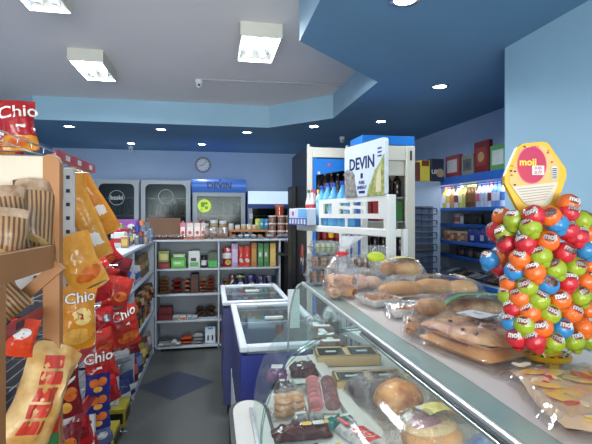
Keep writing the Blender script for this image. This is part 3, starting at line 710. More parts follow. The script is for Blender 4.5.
for i, (px, Y, c) in enumerate(((121.5, 4.25, (180, 150, 80)), (128, 4.12, (60, 66, 100)), (136.5, 4.36, (120, 120, 126)), (141, 4.44, (70, 80, 96)), (145.5, 4.48, (150, 140, 130)))):
    jar('small spice jar, %s along the front edge of the left run top' % nth(i, 5), (ltop(px, Y), Y, ZT), .085, .021, col(*c, .3), (BLACK, col(60, 80, 140), W1, DARK, col(160, 60, 50))[i], None, GL, name='spice_jar', seg=10)
# upper shelf of the run
for i, (Y, c, e) in enumerate(((3.98, (56, 70, 120), (190, 196, 205)), (4.12, (170, 176, 186), (60, 84, 140)), (4.28, (190, 190, 192), (80, 96, 150)))):
    bag('clear and blue packet, %s on the upper shelf of the left run' % ('nearest', 'middle', 'farthest')[i], .13, .17-.01*i, .07, (XG-.05, Y, .932), (-6, 0, 62), FILM(*c), ((.3, .6, FILM(*e)),), group=GL, nu=8, nv=8)
for i, Y in enumerate((4.52, 4.66, 4.80, 4.95)):
    bag('brown kraft pouch, number %s from the shelf corner on the upper left shelf' % ('four', 'three', 'two', 'one')[i], .12, .21, .06, (XG-.06, Y, .932), (-6, 0, 62), FILM(112, 90, 62), ((.35, .6, FILM(150, 128, 96)),), group=GL, nu=8, nv=8)
# middle and low shelf goods
for i, (Y, c, e, w_) in enumerate(((4.05, (150, 72, 46), (180, 120, 60), 'russet'), (4.25, (40, 40, 44), (190, 180, 50), 'black'), (4.45, (60, 52, 46), (160, 130, 90), 'umber'), (4.65, (170, 110, 60), (90, 40, 30), 'amber'), (4.85, (90, 60, 46), (180, 160, 120), 'brown'))):
    carton('%s box on the middle shelf of the left run' % w_, XG-.16, XG-.02, Y, .502, .10+.02*(i % 2), .13, col(*c), None, None, group=GL)
    MB().m(col(*e)).box(.071, .0735, .01, .12, .02, .07).build('printed_panel', [o_ for o_ in C.objects if o_.get('label') == '%s box on the middle shelf of the left run' % w_][0])
YB1 = mat('yellow_print', (150, 136, 30), .45)
def ybox(label, px, py, Y, h=.13, z=None):
    X = XG-.0; p = onX(px, py, X+.05)
    o = carton(label, p.x-.14, p.x, p.y-.1, .092 if z is None else z, h, .2, YB1, None, group=GL)
    MB().m(BLACK).box(.07, .0725, .02, .18, h*.2, h*.75).build('dark_window', o)
    MB().m(BLACK).box(-.055, .055, -.0025, .001, h*.2, h*.75).build('dark_window', o)
    return o
for i in range(7):
    Y = 3.98+.17*i; c, e2 = (((96, 60, 44), (170, 120, 70)), ((140, 90, 50), (90, 40, 34)), ((60, 46, 40), (170, 150, 110)), ((150, 120, 84), (110, 60, 40)))[i % 4]
    bag('brown snack packet in the upper layer of the middle left shelf, %s' % ('nearest', 'second nearest', 'third nearest', 'fourth nearest', 'fifth nearest', 'sixth nearest', 'farthest')[i], .14, .17, .07, (XG-.02, Y, .64), (-10, 0, 65), FILM(*c), ((.35, .7, FILM(*e2)),), group=GL, nu=8, nv=8)
for i in range(5):
    Y = 3.95+.22*i; c = ((120, 40, 36), (60, 70, 120), (150, 130, 60), (90, 60, 50), (130, 124, 120))[i]
    bag('mixed colour packet on the low left shelf towards the corner, %s' % ('nearest', 'second', 'middle', 'fourth', 'farthest')[i], .16, .22, .08, (XG-.03, Y+.05, .092), (-8, 0, 65), FILM(*c), ((.4, .7, FILM(*[min(255, v+60) for v in c])),), group=GL, nu=8, nv=8)
ybox('yellow display box with dark windows on the low left shelf, far one', 128, 388, 3.5)
ybox('yellow display box with dark windows on the low left shelf, near one', 117, 412, 3.0)
for i, Y in enumerate((4.30, 4.62)):
    bag('black and yellow packet on the low left shelf, %s one' % ('nearer', 'farther')[i], .18, .15, .06, (XG-.03, Y, .502 if False else .092), (-8, 0, 70), FILM(36, 36, 38), ((.35, .75, FILM(190, 180, 40)),), group=GL, nu=8, nv=8)
for i, Y in enumerate((3.55, 3.72)):
    bag('blue grey pouch on the low left shelf behind the yellow box, %s one' % ('nearer', 'farther')[i], .16, .20, .07, (XG-.02, Y, .092+.0), (-8, 0, 60), FILM(52, 62, 104), ((.3, .5, W1),), group=GL, nu=8, nv=8)
# =====================================================================  SNACK RACK (left, metal) AND WOODEN BREAD RACK
RX = -.56
PERF = mat('white_perforated_metal', (206, 206, 208), .5, var=.03)
STRIP = mat('red_price_strip', (176, 52, 56), .3, var=.15, scale=12)
CLIP = clear('strip_cover', (240, 235, 235), .12, .05)
t = thing('snack_rack', 'white metal snack rack with red price strips on the left', 'display rack', (RX, 1.62, 0))
for (y, x) in ((.30, -.012), (.66, -.02), (0, -.42), (.66, -.42), (1.56, -.42)):
    n_ = 0; u = MB().m(PERF).box(x-.018, x+.018, y, y+.03, 0, 1.74 if y < .4 or x < -.1 else 1.08, .002).build('upright', t)
    if x > -.1:
        b = MB().m(BLACK)
        for k in (range(20, 30) if y < .4 else range(8, 17)): b.box(x-.007, x+.007, y-.002, y+.001, .1+k*.055, .115+k*.055)
        b.build('slots', u)
MB().m(mat('rack_back_grey', (84, 84, 90), .6)).box(-.44, -.42, 0, 1.56, .05, 1.74).build('back_panel', t)  # panel coloured dark to stand in for the shade inside the rack
for z in (.10, .40, .70, .95, 1.25):
    b = MB().m(STEEL)
    for k in range(9): b.tube([(-.40+k*.047, .035, z+.00), (-.40+k*.047, 1.55, z)], .0025, 4)
    for y in (.08, .4, .8, 1.2, 1.5): b.tube([(-.41, y, z-.004), (-.0, y, z-.004)], .003, 4)
    b.build('wire_shelf', t)
    if z in (.70, .95, .40):
        s = MB().m(STRIP).prism([(0, z-.035), (.012, z-.03), (.004, z+.02), (-.004, z+.02)], .035, .64, 'y').build('price_strip', t)
        MB().m(W1).box(.0125, .0135, .3, .36, z-.025, z+.0).build('price_tag', s)
MB().m(PERF).box(-.12, -.03, -.004, .0, 1.25, 1.72).build('side_panel', t)
# hanging top basket
t2 = thing('wire_basket', 'long wire basket with a red price strip above the snack rack', 'basket', (RX, .78, 1.742))
b = MB().m(CHROME)
for (x, z) in ((0.01, .0), (0.012, .026), (-.38, .0), (-.38, .05)): b.tube([(x, 0, z+.004), (x, 1.42, z+.004)], .003, 5)
for k in range(15): b.tube([(-.38, .01+k*.1, .03), (-.38, .01+k*.1, .004), (.01, .01+k*.1, .004), (.012, .01+k*.1, .03)], .0022, 4)
b.build('wires', t2)
s = MB().m(STRIP).prism([(.014, .004), (.022, .004), (.018, .042), (.012, .042)], .92, 1.43, 'y').build('price_strip', t2)
for y in (1.0, 1.15, 1.32): MB().m(W1).box(.0215, .0225, y, y+.05, .012, .032).build('price_tag', s)

RED, RED2, ORA, ORA2, BLU, DRD = FILM(176, 30, 34), FILM(190, 52, 38), FILM(226, 146, 40), FILM(232, 160, 60), FILM(40, 46, 120), FILM(120, 28, 34)
CHIP, CHIP2 = mat('printed_chip_orange', (222, 120, 44), .4, col2=(196, 84, 30), scale=30), mat('printed_chip_yellow', (236, 186, 90), .4, col2=(220, 150, 60), scale=30)
LW, LDK = mat('print_white', (236, 232, 226), .4, var=.02), mat('print_dark_brown', (60, 24, 20), .4)
GS = 'snack bags on the left display'
def bpx(label, px, py, d, hp, wp, roll, rz, body, **k):
    p = atD(px, py, d); k.setdefault('group', GS)
    return bag(label, wp*d/440, hp*d/440, k.pop('th', .46)*wp*d/440, p, (k.pop('lean', 0), roll, rz), body, **k)
NUT = ('nutrition_label', .35, .2, .55, .13, LW, .1)
bpx('long orange snack bag leaning right, upper one behind the wooden post', 111, 233, 2.24, 74, 24, -29, 20, ORA, blobs=[('nutrition_label', .25, .34, .5, .1, LW, 0)])
bpx('long orange snack bag with a white label just below the upper leaning one', 102, 258, 2.08, 86, 25, -21, 20, ORA2, blobs=[('nutrition_label', .2, .24, .6, .11, LW, 0)])
bpx('orange snack bag lying tilted above the upright orange bag', 94, 290, 1.74, 60, 38, -24, 25, ORA2, blobs=[('silver_seal', 0, .05, .8, .04, STEEL, 0), ('chips_picture', .1, .3, .7, .12, CHIP, .2)])
bpx('upright orange snack bag with a lettered top and a pale roundel', 77, 350, 1.70, 66, 34, 2, 28, ORA, logo='Chio', lcol=LW, outline=LDK, lv=.80, blobs=[('roundel', .15, .52, .5, .13, mat('roundel_cream', (236, 206, 130), .4), 0), ('roundel_figure', .12, .53, .28, .06, RED, .3), ('chips_picture', -.1, .22, .8, .13, CHIP2, .1)])
0 and bpx('tall orange snack bag half hidden beside the wooden post', 66, 262, 1.95, 50, 22, -4, 30, ORA, blobs=[('chips_picture', .1, .3, .6, .12, CHIP, .2)])
chr_ = lambda: [('ribbon', .05, .56, .3, .045, LW, .15), ('chips_picture', .1, .24, .75, .14, CHIP, .2)]
bpx('small red snack bag topmost behind the leaning orange bags', 112, 266, 2.85, 24, 26, -28, 20, RED, blobs=[('chips_picture', .0, .3, .5, .14, CHIP, 0)])
bpx('red snack bag lying below the topmost red one', 108, 282, 2.66, 24, 30, -40, 20, RED2)
bpx('dark red snack bag lying at the right of the red pile', 118, 283, 2.9, 26, 20, 12, 30, DRD)
bpx('red snack bag with a silver seal below the tilted orange bag', 99, 302, 2.42, 30, 26, -14, 25, RED, blobs=[('silver_seal', 0, .93, .7, .03, STEEL, 0)])
bpx('orange red snack bag above the lettered red bag', 113, 312, 2.62, 36, 28, 14, 30, RED2, blobs=[('silver_seal', .1, .12, .5, .04, STEEL, .3), ('chips_picture', .1, .45, .5, .14, CHIP, 0)])
bpx('lettered red snack bag jutting right over the aisle', 128, 346, 2.86, 42, 29, -9, 26, RED2, logo='Chio', lcol=LW, outline=LDK, lv=.8, blobs=chr_(), tilt=.25)
bpx('dark red snack bag lying under the lettered red bag', 124, 356, 2.98, 18, 34, -4, 26, DRD)
bpx('red snack bag beside the white slotted upright, upper one', 107, 334, 2.52, 28, 20, -10, 28, RED, blobs=[('silver_mark', .2, .6, .4, .12, STEEL, .9)])
bpx('red snack bag beside the white slotted upright, lower one', 106, 354, 2.48, 26, 24, -16, 28, RED2, blobs=[('chips_picture', 0, .3, .6, .15, CHIP, 0)])
for i, (y, d) in enumerate(((396, 2.06), (413, 2.13), (430, 2.2))):
    bpx(('lettered red and blue snack bag with orange chips, front one of its column', 'blue snack bag with orange chips directly below the lettered one', 'blue snack bag lowest of the red and blue column')[i],
        97.5, y, d, 46 if i == 0 else 44, 24, 1, 24, BLU, bands=((.52, 1, RED),), logo='Chio' if i == 0 else None, lcol=LW, outline=LDK, lv=.84, lsize=.065, blobs=[('potato_chip', -.3, .3, .38, .10, CHIP, .2), ('potato_chip', .32, .32, .38, .10, CHIP, -.2), ('potato_chip', 0, .15, .36, .07, CHIP2, 0), ('ribbon', .05, .62, .3, .035, LW, .1)], th=.26)
bpx('red snack bag right of the blue column, upper one', 112, 380, 2.66, 28, 20, -20, 30, RED2)
bpx('red snack bag right of the blue column, lower one', 112, 402, 2.62, 28, 20, -14, 30, RED)
bpx('crumpled red snack bag on the lowest rack shelf', 84, 452, 2.12, 44, 28, -12, 25, RED, blobs=[('chips_picture', 0, .5, .6, .15, DRD, 0)])
bpx('clear and blue snack bag on the lowest rack shelf beside the aisle', 103, 446, 2.44, 26, 22, -10, 30, FILM(90, 96, 140), blobs=[('printed_mark', 0, .5, .5, .15, W1, 0)])
bpx('dark red lettered snack bag behind the upper red price strip', 69, 418, 1.68, 60, 26, -4, 30, DRD, logo='Chio', lcol=LW, lv=.86, lsize=.045, blobs=[('white_slash', 0, .62, .7, .03, LW, .5), ('potato_chip', .15, .42, .5, .12, CHIP, 0), ('potato_chip', -.2, .2, .4, .1, CHIP2, .4)])
bpx('dark red snack bag behind the lower red price strip', 68, 470, 1.66, 46, 26, 0, 30, DRD, blobs=[('potato_chip', 0, .6, .5, .14, CHIP, 0)])
bpx('clear packet lying right of the white slotted upright', 121, 364, 2.92, 14, 22, -8, 25, FILM(150, 150, 156))
bpx('blue packet lying at the end of the red pile', 121.5, 288, 3.1, 18, 12, 15, 30, FILM(44, 60, 140), group=GS)
# bags standing in the top basket
ZB = 1.752
for i, (px, d, h, w, rz, roll) in enumerate(((21, 1.39, .162, .098, 18, -4), (-3, 1.54, .17, .11, 24, 6), (9, 1.80, .15, .12, 15, 0))):
    p = atD(px, 150, d); p.z = ZB
    bag(('red and orange lettered snack bag at the right of the top basket', 'red snack bag at the left edge in the top basket', 'red snack bag behind the other two in the top basket')[i], w, h, .055, p, (-4, roll, rz), RED, ((.0, .3, ORA),),
        logo='Chio' if i < 1 else None, lcol=LW, lv=.74, lsize=.056, group=GS, blobs=[('ribbon', .1, .46, .35, .04, LW, 0), ('potato_chip', -.1, .16, .6, .1, CHIP, .2)])

# ---------- wooden bread rack
t = thing('bread_rack', 'light wooden bread rack with a rounded post at the left edge', 'rack', (-.472, 1.50, 0))
b = MB().m(WOOD); P = [(-.048, 0), (0, 0), (0, 1.715), (-.006, 1.732), (-.018, 1.741), (-.034, 1.741), (-.044, 1.736), (-.048, 1.73)]
b.prism(P, 0, .034, 'y'); b.build('post', t)
MB().m(mat('pale_wood', (222, 206, 182), .5, var=.06, scale=4)).box(-.55, -.048, .012, .03, 1.36, 1.735).build('end_panel', t)
MB().m(WOOD).box(-.048, -.012, -.372, -.334, 0, 1.386, .003).build('post', t)
for z0, z1 in ((1.385, 1.458), (.72, .79)):
    MB().m(WOOD).box(-.034, -.012, -.40, 0, z0, z1, .002).build('rail', t)
for z in (1.40, .74):
    MB().m(WOOD).box(-.54, -.034, -.40, .012, z-.016, z).build('shelf', t)
b = MB().m(BLACK)
for k in range(14): b.tube([(-.50, -.39+k*.029, 1.235), (-.05, -.39+k*.029, 1.235)], .002, 4)
for x in (-.5, -.28, -.05): b.tube([(x, -.395, 1.232), (x, .005, 1.232)], .003, 4)
b.build('wire_shelf', t)
s = MB().m(STRIP).box(-.05, -.044, -.26, -.01, 1.235, 1.265).build('price_strip', t)
MB().m(DARK).box(-.0435, -.0425, -.20, -.15, 1.24, 1.26).build('price_tag', s)
b = MB().m(WOOD); M_ = Matrix.Translation((-.10, 0.0, 1.30)) @ Matrix.Rotation(math.radians(-42), 4, 'Y'); b.box(-.20, .14, -.012, .012, -.018, .018, M=M_); b.build('slanted_batten', t)
def striped():
    m = mat('wafer_stripes', (180, 146, 102), .3, bump=.3, bscale=25); nt = m.node_tree; bs = nt.nodes['Principled BSDF']
    wv = nt.nodes.new('ShaderNodeTexWave'); wv.inputs['Scale'].default_value = 26; wv.inputs['Distortion'].default_value = 2.0; wv.inputs['Detail'].default_value = 1; wv.inputs['Detail Scale'].default_value = .6
    tc = [n for n in nt.nodes if n.type == 'TEX_COORD'][0]; nt.links.new(tc.outputs['Object'], wv.inputs['Vector'])
    rp = nt.nodes.new('ShaderNodeValToRGB'); rp.color_ramp.elements[0].color = lin((108, 74, 54)); rp.color_ramp.elements[1].color = lin((172, 136, 96)); rp.color_ramp.elements[0].position = .3; rp.color_ramp.elements[1].position = .6
    nt.links.new(wv.outputs['Color'], rp.inputs['Fac']); nt.links.new(rp.outputs['Color'], bs.inputs['Base Color']); return m
STRW = striped()
SEAL = mat('clear_seal_film', (196, 168, 140), .15, bump=.9, bscale=26, col2=(140, 106, 80))
for i, (px, py, d, h, w, roll, rz, lb) in enumerate(((32, 246, 1.34, .262, .125, 3, 28, 'brown striped wafer bag standing beside the wooden post'),
        (10, 244, 1.27, .235, .13, -7, 26, 'brown striped wafer bag in the middle of the top wooden shelf'),
        (-2, 250, 1.16, .17, .12, 5, 26, 'brown striped wafer bag cut by the left edge of the photo'))):
    p = atD(px, py, d); p.z = 1.402
    bag(lb, w, h, .06, p, (-3, roll, rz), STRW, ((.84, 1, SEAL),), group='striped wafer bags on the wooden rack', name='wafer_bag', cat='wafer bag', blobs=[('tan_label', .1, .42, .5, .05, mat('label_tan', (196, 160, 100), .4), -.5)] if i == 1 else [('tan_label', .1, .28, .6, .045, mat('label_tan', (196, 160, 100), .4), -.5)])
p = atD(20, 306, 1.30); p.z = 1.262
bag('small clear bag of tan bread sticks under the wooden rail', .10, .10, .05, p, (-3, -38, 28), STRW, (), group=None, name='wafer_bag', cat='wafer bag')
p = atD(17, 357, 1.22)
bag('bright orange red pack with a white oval on the lower wooden shelf', .075, .105, .04, p, (-5, 14, 24), FILM(226, 70, 36), (), group=None, name='bread_pack', cat='packet', blobs=[('white_oval', -.1, .62, .6, .13, LW, .3)])
# big clear bag of toasted bread slices with red printing
p = Vector((-.555, 1.385, .85))
TOAST = mat('toasted_bread', (226, 190, 128), .3, col2=(196, 136, 64), scale=14, bump=.5, bscale=22)
o = bag('large bag of toasted bread with red printed bars at the lower left', .165, .33, .125, p, (-6, 27, 46), TOAST, (), group=None, name='bread_bag', cat='bread bag', seed=1.0)
def bars():
    b = MB().m(mat('print_red', (206, 62, 48), .35))
    for k in range(5):
        z0 = .07+k*.046; 
        def fn(u, v, z0=z0):
            x = -.045+.062*u; z = z0+.037*v+.012*(u-.5)
            return Vector((x, -surf(x/(.165/2*.93), z/.33, .125, o_seed)-.002, z))
        b.grid(fn, 6, 2)
    return b
o_seed = 1.0
bars().build('red_printing', o, smooth=True)
p = atD(44, 462, 1.36); p.z = .80
bag('small red and green packet low between the wooden posts', .09, .12, .04, p, (0, 0, 26), FILM(196, 50, 40), ((.3, .6, FILM(60, 120, 70)),), group=None, name='food_packet', cat='packet', nu=8, nv=8)
# =====================================================================  CHEST FREEZERS
FRZW = mat('freezer_white', (206, 212, 220), .35, var=.03); FRZB = mat('freezer_print_blue', (38, 60, 150), .4, var=.3, scale=3, col2=(44, 46, 110)); FRZP = mat('freezer_print_violet', (62, 58, 104), .4, col2=(48, 66, 120), scale=4)
FRZG = clear('freezer_lid_glass', (226, 236, 238), .04, .04, 0, 30, .02, .3)
WELL = mat('freezer_well', (150, 158, 162), .5, var=.05)
def freezer(label, x0, x1, y0, y1, H, skin, zfloor=.42):
    w, L = x1-x0, y1-y0
    t = thing('chest_freezer', label, 'freezer', (x0, y0, 0), 0, 'chest freezers in the aisle')
    e = .032; q = .032
    b = MB().m(skin)
    b.box(0, e, 0, L, .09, H-.05); b.box(w-e, w, 0, L, .09, H-.05); b.box(e, w-e, 0, e, .09, H-.05); b.box(e, w-e, L-e, L, .09, H-.05)
    b.build('cabinet', t)
    b = MB().m(WELL); b.box(e, w-e, e, L-e, .09, zfloor); 
    for (a, c, d_, f_) in ((e, e+.006, e, L-e), (w-e-.006, w-e, e, L-e), (e, w-e, e, e+.006), (e, w-e, L-e-.006, L-e)): b.box(a, c, d_, f_, zfloor, H-.05)
    b.build('well', t)
    MB().m(BLACK).box(.03, w-.03, .03, L-.03, .02, .09).build('plinth', t)
    b = MB().m(FRZW)
    b.box(-.008, e, -.008, L+.008, H-q, H, .006); b.box(w-e, w+.008, -.008, L+.008, H-q, H, .006); b.box(e, w-e, -.008, e, H-q, H, .006); b.box(e, w-e, L-e, L+.008, H-q, H, .006)
    b.build('rim', t)
    for (a, c, dz) in ((e-.01, L*.55, .0), (L*.5, L-e+.01, -.014)):
        g = MB().m(FRZG).box(e-.004, w-e+.004, a, c, H-.012+dz, H-.007+dz).build('sliding_lid', t)
        MB().m(FRZW).box(e-.004, w-e+.004, a, a+.022, H-.014+dz, H-.002+dz, .002).build('lid_frame', g)
        MB().m(W1).box(w*.5-.06, w*.5+.06, c-.03, c-.012, H-.007+dz, H+.012+dz, .004).build('handle', g)
    for x in (.06, w-.06):
        for y in (.06, L-.06): MB().m(BLACK).cyl(x, y, 0, .022, .022).build('foot', t)
    return t
freezer('far chest freezer with a glass lid before the back shelf unit', .085, .60, 3.42, 4.24, .885, FRZP)
fz = freezer('near chest freezer with blue printed front and open view of frozen goods', .145, .64, 2.24, 3.33, .885, FRZB)
MB().m(FRZW).box(-.006, .0, .0, 1.09, .10, .40).build('side_band', fz); MB().m(FRZP).box(-.004, -.0005, .1, 1.0, .36, .80).build('side_print', fz)
MB().m(mat('print_cyan', (40, 130, 200), .4)).prism([(.06, .12), (.22, .12), (.30, .3), (.2, .42)], -.003, -.0005, 'y').build('front_print', fz)
IC = [(60, 100, 180), (200, 90, 120), (120, 190, 220), (230, 220, 225), (150, 110, 190), (240, 200, 90), (90, 160, 210), (210, 60, 70)]
k = 0
for i in range(9):
    c = IC[i % 8]; x = .155+.05*i
    carton('ice cream carton %s in the far freezer' % ('at the far end, '+nth(i, 9)), x-.021, x+.021, 4.05, .422, .36, .08, col(*c), col(*IC[(i+3) % 8]), None, group='frozen goods in the far freezer')
for i in range(8):
    c = IC[(i+4) % 8]; x = .165+.055*i
    carton('ice cream box in the middle row of the far freezer, %s' % nth(i, 8), x-.024, x+.024, 3.70, .422, .27, .09, col(*c), col(*IC[(i+1) % 8]), None, group='frozen goods in the far freezer')
rr = random.Random(3)
FZ = [(196, 190, 180), (150, 110, 80), (120, 160, 90), (210, 190, 110), (170, 176, 180), (196, 120, 90), (110, 170, 150)]
for r_ in range(3):
    for i in range(6):
        c = FZ[rr.randrange(7)]; x = .235+.063*i; y = 2.55+.24*r_
        o = pillow_mb(.058, .17, .05, FILM(*c), rr.random()*6, ((.35, .65, FILM(*FZ[rr.randrange(7)])),), 6, 8).build('frozen_packet', None, (x, y, .45), (-PI/2+.06, 0, rr.uniform(-.08, .08)), smooth=60, merge=True)
        tag(o, 'frozen food packet in the near freezer, %s of the %s row' % (nth(i, 6), ('front', 'middle', 'back')[r_]), 'packet', 'frozen goods in the near freezer')
for y in (2.52, 2.76): tag(MB().m(STEEL).box(.20, .585, y-.004, y+.0, .425, .60).build('freezer_divider'), 'low wire divider inside the near freezer, %s one' % ('front' if y < 2.6 else 'back'), 'divider')

# =====================================================================  DRINKS COOLERS AND BOTTLE RACK IN THE MIDDLE
CB = mat('cooler_blue', (30, 118, 205), .35, var=.06, scale=3); CBD = mat('cooler_blue_deep', (34, 84, 160), .4, var=.08)
# black sided drinks fridge
X0, Y0, D1, H1, W_1 = .89, 4.10, .80, 2.2, .45
t = thing('drinks_fridge', 'black sided drinks fridge with ivory front frame and round emblem on its side', 'fridge', (X0, Y0, 0))
b = MB().m(BLACK); b.box(0, .03, .02, D1, .06, H1); b.box(W_1-.03, W_1, .02, D1, .06, H1); b.box(.03, W_1-.03, .02, D1, H1-.03, H1); b.box(.03, W_1-.03, .02, D1, .06, .14); b.build('cabinet', t)
MB().m(FIN).box(.03, W_1-.03, D1-.04, D1-.01, .14, H1-.03).build('liner', t)
b = MB().m(BEIGE); b.box(0, .05, -.02, .02, .06, H1, .004); b.box(W_1-.05, W_1, -.02, .02, .06, H1, .004); b.box(.05, W_1-.05, -.02, .02, H1-.10, H1-.005, .004); b.build('front_frame', t)
b = MB().m(CB); b.box(.055, .085, -.012, .3, .3, H1-.10); b.build('blue_jamb', t)
b = MB().m(CB); b.prism([(.085, H1-.11), (W_1-.05, H1-.11), (W_1-.05, H1-.215), (.085, H1-.27)], -.014, .25, 'y'); b.build('blue_header', t)
MB().m(col(210, 90, 90)).box(.20, .225, -.018, -.014, H1-.18, H1-.155).build('round_sticker', t); MB().m(W1).box(.10, .125, -.018, -.014, H1-.26, H1-.235).build('small_sticker', t)
for x, y in ((.015, .005), (.4, .01)): MB().m(W1).ell((x, y, H1+.012), (.018, .018, .016), 10, 6).build('top_knob', t, smooth=True)
b = MB().m(BLACK); b.box(-.05, 0, .55, .80, .5, 1.86, .006); b.build('side_unit', t)
# drinks emblem on the black side (faces the aisle, along -X)
def emblem(t, yc, zc):
    def ov(name, mt, z0, z1, x):
        P = []; a, c = .062, .155
        for i in range(40):
            th = 2*PI*i/40; y, z = a*math.cos(th), c*math.sin(th); z = max(z0, min(z1, z)); P.append((yc+y, zc+z))
        return MB().m(mt).prism(P, x, x+.002, 'x').build(name, t)
    ov('emblem_red', col(196, 50, 60), .02, .16, -.003); ov('emblem_blue', col(40, 60, 150), -.16, -.05, -.003); ov('emblem_white', LW, -.17, .17, -.002)
emblem(t, .24, 1.10)
text('logo', 'PEPSI', .10, BLACK, t, (-.0035, .24, 1.03), rot=(0, math.radians(90), -PI/2), off=.003)
for z in (.55, .95, 1.28, 1.50, 1.735): MB().m(STEEL).box(.05, W_1-.05, .03, D1-.06, z-.012, z).build('shelf', t)
COKE, REDC, YC_ = col(36, 22, 20, .12), col(200, 34, 36), col(226, 180, 40)
gl = 'bottles in the black sided drinks fridge'
for z, h, caps, bd, n, w_ in ((1.737, .22, (W1, W1, col(230, 160, 40), W1), col(60, 52, 50, .15), 5, 'top shelf'), (1.502, .19, (REDC,), COKE, 5, 'second shelf'), (1.282, .19, (REDC,), col(120, 26, 30, .2), 5, 'third shelf'), (.952, .28, (YC_, REDC), COKE, 5, 'fourth shelf')):
    for i in range(n):
        bottle('soft drink bottle on the %s of the black sided fridge, %s' % (w_, nth(i, n)), (X0+.13+.066*i, Y0+.09, z), h, .031, bd, caps[i % len(caps)], None if z > 1.6 else (None, col(150, 40, 44), YC_, col(150, 40, 40))[(i+int(z*10)) % 4], gl, seg=10)
# blue topped open cooler
X2, Y2, D2, H2, W2 = 1.19, 3.40, .30, 2.2, .46
t = thing('drinks_cooler', 'blue topped open drinks cooler with ivory posts behind the water sign', 'cooler', (X2, Y2, 0))
b = MB().m(CB); b.box(0, W2, 0, D2, H2-.075, H2, .004); b.build('blue_top', t)
b = MB().m(CBD); b.box(0, .03, .03, D2, .06, H2-.075); b.build('blue_side', t)
b = MB().m(BEIGE); b.box(W2-.03, W2, .03, D2, .06, H2-.075); b.box(.03, W2-.03, D2-.03, D2, .06, H2-.075); b.box(0, W2, .02, D2, .03, .2); b.build('cabinet', t)
b = MB().m(BEIGE); b.box(W2-.075, W2, -.01, .03, .06, H2-.08, .004); b.box(0, .05, -.01, .03, .06, H2-.08, .004); b.build('post', t)
b = MB().m(BEIGE); b.box(.05, W2-.075, .0, .05, H2-.20, H2-.08, .004); b.prism([(.05, H2-.32), (.05, H2-.2), (.12, H2-.2), (.06, H2-.32)], .05, .4, 'x').build('canopy', t)
MB().m(BLACK).box(W2-.045, W2-.03, -.014, -.01, H2-.20, H2-.12).build('lock', t); MB().m(col(210, 120, 40)).box(.09, .13, -.004, 0.0, H2-.15, H2-.135).build('energy_label', t)
for z in (.45, .85, 1.20, 1.50, 1.70): MB().m(STEEL).box(.03, W2-.03, .05, D2-.04, z-.012, z).build('shelf', t)
gl = 'goods in the blue topped cooler'
for i in range(4):
    bottle('dark soft drink bottle on the upper shelf of the blue topped cooler, %s' % nth(i, 4), (X2+.10+.085*i, Y2+.12, 1.702), .21 if i > 1 else .17, .038, COKE, BLACK if i > 1 else REDC, None, gl, seg=10)
for i, c in enumerate(((150, 34, 36), (190, 40, 44), (210, 140, 40), (120, 110, 50), (60, 120, 60))):
    carton('drink carton on the second shelf of the blue topped cooler, %s' % nth(i, 5), X2+.06+.07*i, X2+.124+.07*i, Y2+.1, 1.502, .165, .07, col(*c), None, None, group=gl)
for z in (.852, 1.202):
    for i in range(5): bottle('dark bottle on the %s shelf of the blue topped cooler, %s' % ('lowest' if z < 1 else 'third', nth(i, 5)), (X2+.08+.075*i, Y2+.12, z), .24, .034, COKE, BLACK, None, gl, seg=10)

# white bottle rack with cut-out fence and water sign
RL = 1.36; rz = math.radians(11.8)
RW = mat('rack_white', (214, 214, 210), .4, var=.03)
t = thing('bottle_rack', 'white bottle rack with a cut-out fence and a water brand sign', 'rack', (.972, 2.30, 0), rz)
Mr = Matrix.Translation((.972, 2.30, 0)) @ Matrix.Rotation(rz, 4, 'Z')
MB().m(RW).box(-.012, .04, -.0, .03, 0, 1.665, .004).build('post', t); MB().m(RW).box(.09, .12, 0, .03, 0, 1.47, .004).build('post', t)
MB().m(RW).box(-.012, .03, .55, .58, 0, 1.47, .004).build('post', t); MB().m(RW).box(.09, .12, .55, .58, 0, 1.47, .004).build('post', t)
for z in (1.47, .30, .80): MB().m(RW).box(-.008, .12, .03, RL-.03 if z > 1 else .55, z-.045, z, .004).build('shelf', t)
# the fence with its openings, near end first
b = MB().m(RW); y0, y1, z0, z1 = .03, .92, 1.528, 1.662
b.box(0, .012, y0, y1, z0, z0+.03); b.box(0, .012, y0, y1, z1-.03, z1)
for a, c in ((.03, .12), (.26, .29), (.42, .45), (.60, .71), (.84, .92)): b.box(0, .012, a, c, z0+.03, z1-.03)
for (a, c) in ((.29, .42), (.45, .60)): b.prism([(a, z0+.055), (a, z0+.075), (c, z0+.085), (c, z0+.065)], 0, .012, 'x')
b.build('fence', t)
for y in (.05, .5, .9): MB().m(RW).box(.002, .012, y, y+.02, 1.47, z0).build('bracket', t)
# sign
SIGN = mat('sign_print_pale', (206, 218, 238), .35, var=.08, scale=3); ROCK = mat('print_rock', (150, 146, 140), .5, col2=(92, 90, 90), scale=40); MEAD = mat('print_meadow', (168, 176, 100), .5, col2=(120, 124, 66), scale=45); NAVY = mat('lettering_navy', (14, 28, 84), .4)
s0, s1, zb, zt = .05, .515, 1.664, 1.992
def rrect(x0, x1, y0, y1, r, n=4):
    P = []
    for (cx, cz, a0) in ((x1-r, y1-r, 0), (x0+r, y1-r, 90), (x0+r, y0+r, 180), (x1-r, y0+r, 270)):
        for i in range(n+1):
            a = math.radians(a0+90*i/n); P.append((cx+r*math.cos(a), cz+r*math.sin(a)))
    return P
sg = MB().m(SIGN).prism(rrect(s0, s1, zb, zt, .02), -.004, .022, 'x').build('sign_board', t)
MB().m(W1).box(.0, .02, s0-.002, s0+.004, zb+.02, zt-.02).build('sign_edge', sg)
